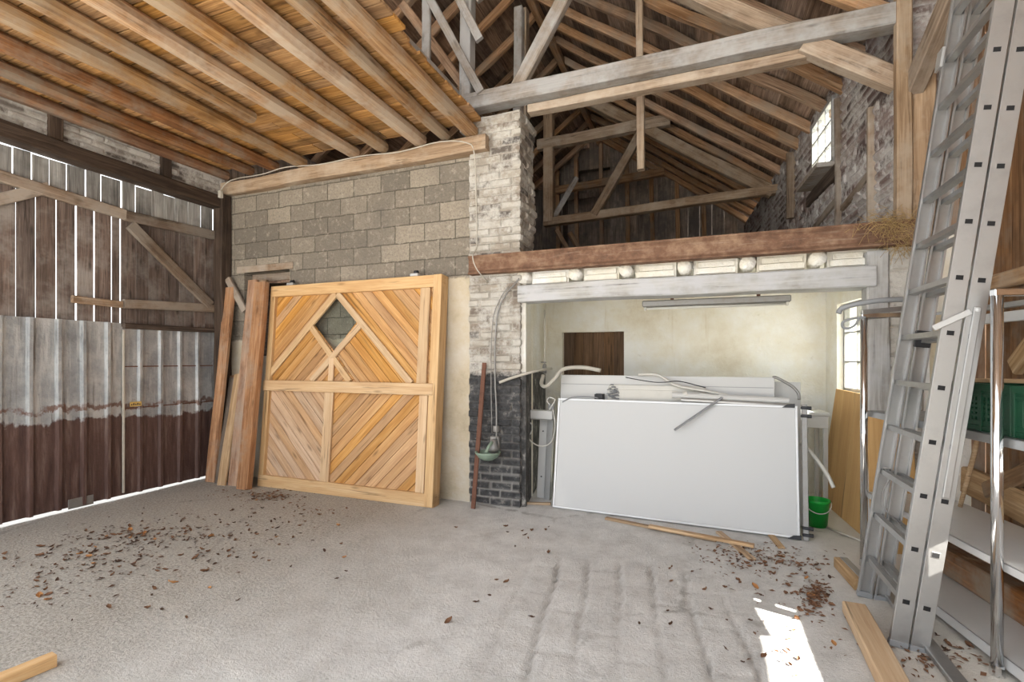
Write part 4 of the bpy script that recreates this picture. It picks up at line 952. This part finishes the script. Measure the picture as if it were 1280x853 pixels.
leaning_sheet('chipboard_sheet', (1.165, 6.1, 0), (1.255, 4.98, 0), .085, 1.2, .019, 'chipboard', 'large tan chipboard sheet leaning below the stall window', lambda L: [(0, 0), (L, 0), (L, 1.19), (.12, 1.205), (.03, .6)])
leaning_sheet('chipboard_sheet', (1.20, 4.52, 0), (1.50, 4.54, 0), .09, 1.06, .019, 'chipboard', 'narrow tan chipboard piece leaning on the white pier behind the ladder')

# laths on the floor
for a, b, w_, h, lab in (((-.86, 4.655, .010), (.10, 4.40, .014), .05, .02, 'long pale lath lying in front of the whiteboard foot'),
                         ((-.45, 4.50, .034), (.37, 4.32, .034), .055, .022, 'pale lath lying on top of the long lath, its end free'),
                         ((.12, 4.64, .008), (.34, 4.08, .012), .055, .018, 'short pale lath crossing under the end of the two long laths'),
                         ((.53, 4.74, .008), (.575, 4.42, .010), .05, .018, 'shortest pale lath on the floor near the stand pole'),
                         ((-1.75, 4.83, .012), (-1.47, 4.90, .012), .04, .022, 'pale lath end on the floor under the narrow white board')):
    tag(boxat('lath', a, b, w_, h, 'pale_timber'), lab, 'lath', 'laths on the floor')
tag(MB().tube([(1.02, 5.10, .012), (1.22, 4.80, .012)], .010, 8).build('floor_rod', 'cable_white', smooth=True), 'thin pale rod on the floor at the foot of the large chipboard', 'rod')

# ================================================================== THE LADDER
TH = R(7.5)
LM = Matrix.Translation((.945, 0, 0)) @ Matrix.Rotation(TH, 4, 'Y')
ld = thing('ladder', 'tall two-section aluminium ladder leaning against the right wall', 'ladder', M=Matrix.Translation((.93, 3.3, 0)))
LLEN = 4.42; YN, YF = 3.14, 3.72
def stile(x, y, z0, z1, nm):
    d, t, w_ = .079, .0035, .027
    prof = [(-d/2, -w_/2), (d/2, -w_/2), (d/2, w_/2), (d/2-.012, w_/2), (d/2-.012, -w_/2+.006), (-d/2+.012, -w_/2+.006), (-d/2+.012, w_/2), (-d/2, w_/2)]
    s = 1 if y < 3.3 else -1
    rr = [[(x+a, y+s*b, z) for a, b in (prof if s > 0 else prof[::-1])] for z in (z0, z1)]
    return MB().rings(rr).build(nm, 'aluminium', ld, LM, bevel=.0015)
def hollow_rung(x, z, y0, y1):
    a = .0155; mb = MB()
    mb.rings([[(x-a*1.25, y, z-a), (x+a*1.25, y, z-a), (x+a*1.25, y, z+a), (x-a*1.25, y, z+a)] for y in (y0, y1)])
    for k in (-1, 1): mb.box((x+k*.008-.003, y0+.02, z+a), (x+k*.008+.003, y1-.02, z+a+.002))
    o = mb.build('rung', 'aluminium', ld, LM, bevel=.002)
    e = .0115
    MB().box((x-e*1.3, y0-.0012, z-e), (x+e*1.3, y0+.0005, z+e)).build('rung_socket', 'hole_dark', o, LM)
    return o
SX = .089
for x, z0, z1 in ((0, .03, LLEN), (SX, .02, LLEN-.1)):
    for y in (YN, YF): stile(x, y, z0, z1, 'stile')
k = 0
while .245+.28*k < LLEN-.1:
    z = .247+.2805*k
    hollow_rung(0, z, YN-.0145, YF+.0145); hollow_rung(SX, z-.008, YN-.0145, YF+.0145); k += 1
for y in (YN, YF):
    for x in (0, SX): MB().box((x-.042, y-.016, -.005 if x else .0), (x+.042, y+.016, .035)).build('foot_cap', 'grey_plastic', ld, LM, bevel=.004)
# locking bar and strut of the hinge fitting on the near stile, guide brackets between the sections
MB().box((SX-.015, YN-.026, .82), (SX+.015, YN-.0145, 1.79)).build('lock_bar', 'aluminium', ld, LM @ Matrix.Translation((.0, 0, 0)), bevel=.003)
MB().lathe([(.001, -.012), (.011, -.012), (.011, .002), (.001, .003)], 14).build('pivot_bolt', 'aluminium_dull', ld, LM @ Matrix.Translation((SX, YN-.026, 1.775)) @ Matrix.Rotation(R(90), 4, 'X'))
a = LM @ Vector((SX-.025, YN-.022, 1.765)); b = LM @ Vector((-.075, YN-.022, 1.665))
boxat('hinge_strut', a, b, .03, .006, 'aluminium_dull', ld, up=(0, -1, 0), bevel=.002)
MB().box((SX-.05, YF-.035, 1.60), (SX+.03, YF-.012, 1.70)).build('guide_bracket', 'dark_plastic', ld, LM, bevel=.003)
MB().box((-.055, YF-.03, 3.28), (-.038, YF+.05, 3.40)).build('top_bracket', 'aluminium_dull', ld, LM, bevel=.003)
pts = [LM @ Vector(p) for p in ((.0, YF-.02, .80), (-.02, YF-.05, .84), (.03, YF-.06, .82), (.0, YF-.04, .70), (.01, YF-.05, .60), (.05, YF-.10, .56), (.06, YF-.2, .545))]
MB().tube(spline(pts, 5), .004, 6).build('wire', 'zinc_pipe', ld, smooth=True)
MB().box((1.055, 2.50, .004), (1.125, 3.92, .034)).build('base_bar', 'aluminium', ld, bevel=.004)
tag(beam('timber_batten', (.825, 3.44, .036), (.775, 2.1, .036), .12, .07, 'fresh_pine', wob=.002, bevel=.006), 'pale squared timber lying in front of the ladder feet', 'timber')
ab = thing('edged_batten', 'short wooden batten with a metal edge lying behind the ladder foot', 'batten', (.92, 4.2, 0))
beam('batten', (.905, 4.17, .04), (.94, 3.80, .04), .06, .075, 'pale_timber', ab, wob=.002, bevel=.004)
boxat('metal_edge', (.933, 4.16, .083), (.97, 3.80, .083), .05, .006, 'aluminium', ab)

# ================================================================== SHELF RACK WITH CHROME POSTS
P2 = Vector((1.302, 3.03, 0)); D = Vector((-.169, .986, 0)).normalized(); N = Vector((D.y, -D.x, 0)); P1 = P2+D*1.27
RM = Matrix(((D.x, N.x, 0, P2.x), (D.y, N.y, 0, P2.y), (0, 0, 1, 0), (0, 0, 0, 1)))
rk = thing('shelf_rack', 'shelf rack with chrome posts and stainless steel shelves along the boarded wall', 'shelf rack', M=RM)
LEN, DEP, ZT = 1.27, .47, 1.825
for nm, u, v in (('post', 0, 0), ('post', LEN, 0), ('post', 0, DEP), ('post', LEN, DEP)):
    p = MB().lathe([(.001, .012), (.0235, .012), (.0235, ZT-.02), (.001, ZT-.02)], 20).build('post', 'chrome', rk, RM @ Matrix.Translation((u, v, 0)), smooth=False)
    for f in p.data.polygons: f.use_smooth = abs(f.normal.z) < .5
    MB().lathe([(.001, 0), (.03, 0), (.03, .012), (.026, .05), (.001, .05)], 16).build('foot_ring', 'chrome', p, RM @ Matrix.Translation((u, v, 0)), smooth=False)
for a, b, nm in (((-.62, DEP), (LEN, DEP), 'top_bar'), ((0, 0), (0, DEP), 'cross_bar'), ((LEN, 0), (LEN, DEP), 'cross_bar')):
    d = Vector((b[0]-a[0], b[1]-a[1], 0)).normalized()*.02; e = Vector((d.y, -d.x, 0))
    if nm == 'top_bar': a = (max(a[0], 0), a[1])
    lo = Vector((min(a[0], b[0])-.02, min(a[1], b[1])-.02, ZT-.022)); hi = Vector((max(a[0], b[0])+.02, max(a[1], b[1])+.02, ZT+.012))
    MB().box(lo, hi).build(nm, 'chrome' if nm == 'cross_bar' else 'aluminium', rk, RM, bevel=.004)
def shelf(z, m, rim, over=.62, front=.036, far=.05):
    mb = MB(); a, b, c, d = -over, LEN+far, front, DEP+.06
    mb.box((a, c, z-.004), (b, d, z)); mb.box((a, c, z-rim), (b, c+.004, z)); mb.box((a, d-.004, z-rim), (b, d, z)); mb.box((a, c, z-rim), (a+.004, d, z)); mb.box((b-.004, c, z-rim), (b, d, z))
    return mb.build('shelf', m, rk, RM)
shelf(.085, 'stainless', .055); shelf(.53, 'stainless', .04); shelf(1.13, 'aluminium', .045)
MB().box((-.62, DEP-.03, 1.72), (LEN, DEP, 1.78)).build('under_bar', 'white_panel', rk, RM, bevel=.004)
# crates on the middle shelf
def crate(u0, lab):
    M = RM @ Matrix.Translation((u0, .07, 1.132)); W_, D_, H_ = .58, .39, .245
    t = thing('plastic_crate', lab, 'crate', M=M, group='green crates on the rack'); 
    def side(nm, L, Mx):
        mb = MB(); nx, nz = 17, 5; x0, x1, z0, z1 = .05, L-.05, .055, .175
        mb.box((0, 0, 0), (L, .012, z0)); mb.box((0, 0, z1), (L, .012, H_-.03)); mb.box((0, 0, z0), (x0, .012, z1)); mb.box((x1, 0, z0), (L, .012, z1))
        for i in range(nx+1):
            x = x0+(x1-x0)*i/nx; mb.box((x-.0075, .001, z0), (x+.0075, .011, z1))
        for j in range(1, nz):
            z = z0+(z1-z0)*j/nz; mb.box((x0, .002, z-.0065), (x1, .010, z+.0065))
        mb.box((-.008, -.010, H_-.035), (L+.008, .014, H_)); mb.box((-.004, -.006, .012), (L+.004, .012, .028)); mb.box((-.004, -.005, .185), (L+.004, .012, .196))
        for x in (.0, L/3, 2*L/3, L): mb.box((x-.009, -.008, 0), (x+.009, .012, H_-.03))
        return mb.build(nm, 'crate_green', t, M @ Mx, bevel=.001)
    side('crate_side', W_, Matrix()); side('crate_side', W_, Matrix.Translation((W_, D_, 0)) @ Matrix.Rotation(math.pi, 4, 'Z'))
    side('crate_end', D_, Matrix.Translation((0, D_, 0)) @ Matrix.Rotation(-math.pi/2, 4, 'Z')); side('crate_end', D_, Matrix.Translation((W_, 0, 0)) @ Matrix.Rotation(math.pi/2, 4, 'Z'))
    MB().box((.01, .01, 0), (W_-.01, D_-.01, .012)).build('crate_base', 'crate_green', t, M)
    MB().box((W_/2-.05, -.013, .205), (W_/2+.05, -.008, .222)).build('label_plate', 'white_plastic', t, M, bevel=.002)
crate(.02, 'dark green slotted plastic crate on the rack, behind the ladder'); crate(-.58, 'dark green slotted plastic crate on the rack, nearer than the near chrome post')
def rp(u, v, z): return RM @ Vector((u, v, z))
tag(boxat('crate_slat', rp(.50, .16, 1.385), rp(-.55, .24, 1.41), .07, .022, 'pale_timber'), 'pale slat lying across the tops of the green crates', 'slat')
tag(boxat('crate_slat', rp(.20, .34, 1.388), rp(-.60, .33, 1.40), .09, .02, 'joist_wood'), 'tan slat lying on the crates behind the pale slat', 'slat')
tag(MB().tube(spline([rp(-.05, .10, 1.40), rp(-.3, .08, 1.44), rp(-.58, .02, 1.475)], 6), .011, 8).build('bent_rod', 'zinc_pipe', smooth=True), 'bent grey rod lying over the nearer green crate', 'rod')
tag(beam('squared_timber', rp(1.15, .40, .175), rp(-.60, .40, .175), .13, .17, 'joist_brown', wob=.008), 'rough brown timber lying at the back of the lowest steel shelf', 'timber')
tag(MB().box((-.5, .43, .087), (-.05, .52, .40), RM).build('green_tub', 'crate_green', bevel=.01), 'green tub standing at the back of the lowest shelf behind the timber', 'tub')
# things on top of and behind the rack
fr_ = thing('folded_frame', 'grey folded metal frame with a plastic loop lying on the rack top', 'frame', (1.1, 4.3, 1.83))
c0 = Vector((.885, 4.30, 1.875))
pts = [onY(1048, 392, 4.30), onY(1052, 386, 4.30), onY(1068, 381, 4.28), onY(1090, 377, 4.27), onY(1112, 375, 4.27), onY(1150, 374, 4.30)]
MB().tube(spline(pts, 6), .019, 10).build('curved_rail', 'grey_plastic', fr_, smooth=True)
for dz, dy in ((-.045, .02), (-.085, .03)):
    p, q = onY(1078, 386, 4.24), onY(1172, 380, 4.40); boxat('flat_rail', p+Vector((0, dy, dz+.02)), q+Vector((0, dy, dz+.035)), .02, .034, 'aluminium', fr_)
pts = [onY(1082, 397, 4.2), onY(1068, 398, 4.2), onY(1055, 402, 4.2), onY(1053, 408, 4.2), onY(1059, 411, 4.2), onY(1068, 407, 4.2), onY(1074, 398, 4.2)]
MB().tube(spline(pts, 6), .009, 8).build('plastic_loop', 'grey_plastic', fr_, smooth=True)
cl = MB(); us, vs2 = lin(0, 1, .08), lin(0, 1, .06); base = rp(.92, .30, 1.79)
v, f, _ = gridmesh(us, vs2, lambda a, b: (base+Vector((( a-.5)*(.20-.12*b)+.02*math.sin(a*9+b*3), .05*math.sin(a*7+b*2)+.02*b, -.42*b-.03*math.sin(a*5)*b)), None)); cl.add(v, f)
o = cl.build('rag', 'pale_cloth', smooth=True); md = o.modifiers.new('thickness', 'SOLIDIFY'); md.thickness = .006
tag(o, 'pale yellowish rag hanging from the top bar of the rack behind the ladder', 'rag')
tag(MB().tube([rp(.98, .43, .54), rp(.90, .46, .9), rp(.86, .47, 1.12)], [.012, .014, .012], 10).build('tool_handle', 'pale_timber', smooth=True), 'pale wooden tool handle standing on the second steel shelf behind the ladder', 'handle')
# timbers on the boarded wall
for a, b, w_, h, m, lab in (((1.83, 2.6, .60), (1.83, YB, .60), .06, .20, 'pale_timber', 'pale rail on the boarded wall just above the second steel shelf'),
                           ((1.825, 3.5, 1.02), (1.825, 4.35, .60), .06, .11, 'joist_wood', 'tan brace on the boarded wall below the green crates'),
                           ((1.83, 4.05, 1.45), (1.83, 3.3, 2.05), .05, .12, 'pale_timber', 'pale brace on the boarded wall above the green crates'),
                           ((1.83, 2.6, 2.02), (1.83, YB, 2.02), .06, .10, 'joist_wood', 'tan rail on the boarded wall at the height of the rack top')):
    tag(beam('wall_timber', a, b, w_, h, m), lab, 'timber')

# ------------------------------------------------------------------ foreground offcut
e = onZ(68, 817, .06); d = (onZ(6, 842, .06)-e).normalized()
tag(beam('timber_offcut', (e.x, e.y, .031), (e.x+d.x*.8, e.y+d.y*.8, .031), .06, .06, 'fresh_pine', wob=.001, bevel=.003), 'pale squared timber end on the gravelly floor at the bottom left', 'timber')

# ================================================================== DRY LEAVES
random.seed(11)
def leafmesh(nm, mat, L, W_, curl):
    mb = MB(); n = 6; v = []; f = []
    for i in range(n+1):
        t = i/n; w_ = W_*math.sin(math.pi*min(1, t*.92+.06))**.8; x = L*(t-.5)
        for s in (-1, -.5, 0, .5, 1): v.append((x, s*w_/2, .003+curl*L*(abs(s)**1.5*.35+(t-.5)**2*.8)+.003*math.sin(t*9+s*4)))
    for i in range(n):
        for j in range(4): a = i*5+j; f.append((a, a+1, a+6, a+5))
    mb.add(v, f); me = mb.mesh(nm); me.materials.append(MATS[mat]); return me
LMESH = [leafmesh('dry_leaf', m, L, W_, c) for m, L, W_, c in (('dry_leaf', .065, .034, .6), ('dry_leaf_dark', .055, .028, .45), ('dry_leaf', .05, .03, .9), ('dry_leaf_gold', .07, .045, .5), ('dry_leaf_dark', .045, .022, .7))]
SPOTS = [(165, 672, 38, 9, 26), (215, 668, 45, 14, 22), (100, 695, 60, 18, 34), (130, 700, 55, 22, 22), (300, 660, 70, 22, 30), (330, 622, 30, 5, 22), (345, 618, 25, 5, 18), (260, 695, 70, 25, 24), (390, 640, 40, 14, 12), (60, 735, 45, 22, 14), (400, 690, 60, 30, 10), (220, 750, 110, 40, 9), (640, 665, 60, 18, 12),
         (950, 700, 50, 10, 26), (1020, 745, 14, 14, 20), (1005, 730, 35, 25, 10), (930, 735, 60, 45, 9), (1000, 770, 60, 45, 12), (545, 628, 20, 4, 8), (640, 720, 120, 50, 8), (880, 780, 60, 40, 6), (1180, 815, 40, 20, 8)]
cnt = 0
for cx, cy, sx, sy, n in SPOTS:
    for i in range(n):
        p = onZ(cx+random.gauss(0, sx*.6), min(850, max(607, cy+random.gauss(0, sy*.6))), 0)
        if p.y > 4.25 and p.x < .4 or p.x < XL+.1 or p.y > 4.6 or p.x > 1.6: continue
        o = bpy.data.objects.new('dry_leaf', random.choices(LMESH, (4, 4, 3, 1, 3))[0]); COL.objects.link(o); s = random.uniform(.4, .85)
        o.location = (p.x, p.y, floor_z(p.x, p.y)+.001); o.rotation_euler = (random.gauss(0, .25), random.gauss(0, .25), random.uniform(0, 6.3)); o.scale = (s, s, s)
        tag(o, 'single dry brown leaf lying on the bare concrete floor', 'leaf', 'dry leaves scattered over the floor'); cnt += 1
def litter(lab, spots):
    mb = MB()
    for cx, cy, sx, sy, n in spots:
        for i in range(n):
            p = onZ(cx+random.gauss(0, sx), max(606, cy+random.gauss(0, sy)), 0)
            if p.y > 4.55 or p.x < XL+.05: continue
            L = random.uniform(.015, .05); W_ = L*random.uniform(.25, .6); a = random.uniform(0, 6.3)
            M = Matrix.Translation((p.x, p.y, floor_z(p.x, p.y)+.004+random.random()*.008)) @ Matrix.Rotation(a, 4, 'Z') @ Matrix.Rotation(random.gauss(0, .35), 4, 'X')
            vs = [M @ Vector(q) for q in ((-L/2, 0, 0), (-L*.1, -W_/2, .004), (L/2, 0, .002), (0, W_/2, .005), (-L*.05, 0, .001))]
            mb.add(vs, [(0, 1, 4), (1, 2, 4), (2, 3, 4), (3, 0, 4)])
    return tag(mb.build('leaf_litter', 'dry_leaf_dark' if 'gate' in lab else 'dry_leaf'), lab, 'leaves', kind='stuff')
litter('crumbled brown leaf litter on the gravelly floor by the gate', [(175, 672, 45, 9, 170), (120, 700, 60, 16, 150), (280, 665, 60, 20, 110), (60, 740, 40, 20, 40)])
litter('brown leaf litter at the foot of the wooden door and leaning timbers', [(335, 621, 24, 4, 160), (390, 640, 30, 8, 40)])
litter('brown leaf litter near the foot of the stand pole and ladder', [(955, 700, 40, 9, 200), (1018, 745, 11, 13, 170), (925, 688, 30, 5, 80), (1000, 725, 40, 20, 50), (1000, 790, 40, 30, 30)])
litter('brown crumbs of leaves under the ladder and the steel shelf', [(1140, 810, 30, 16, 60), (1195, 825, 30, 12, 60)])
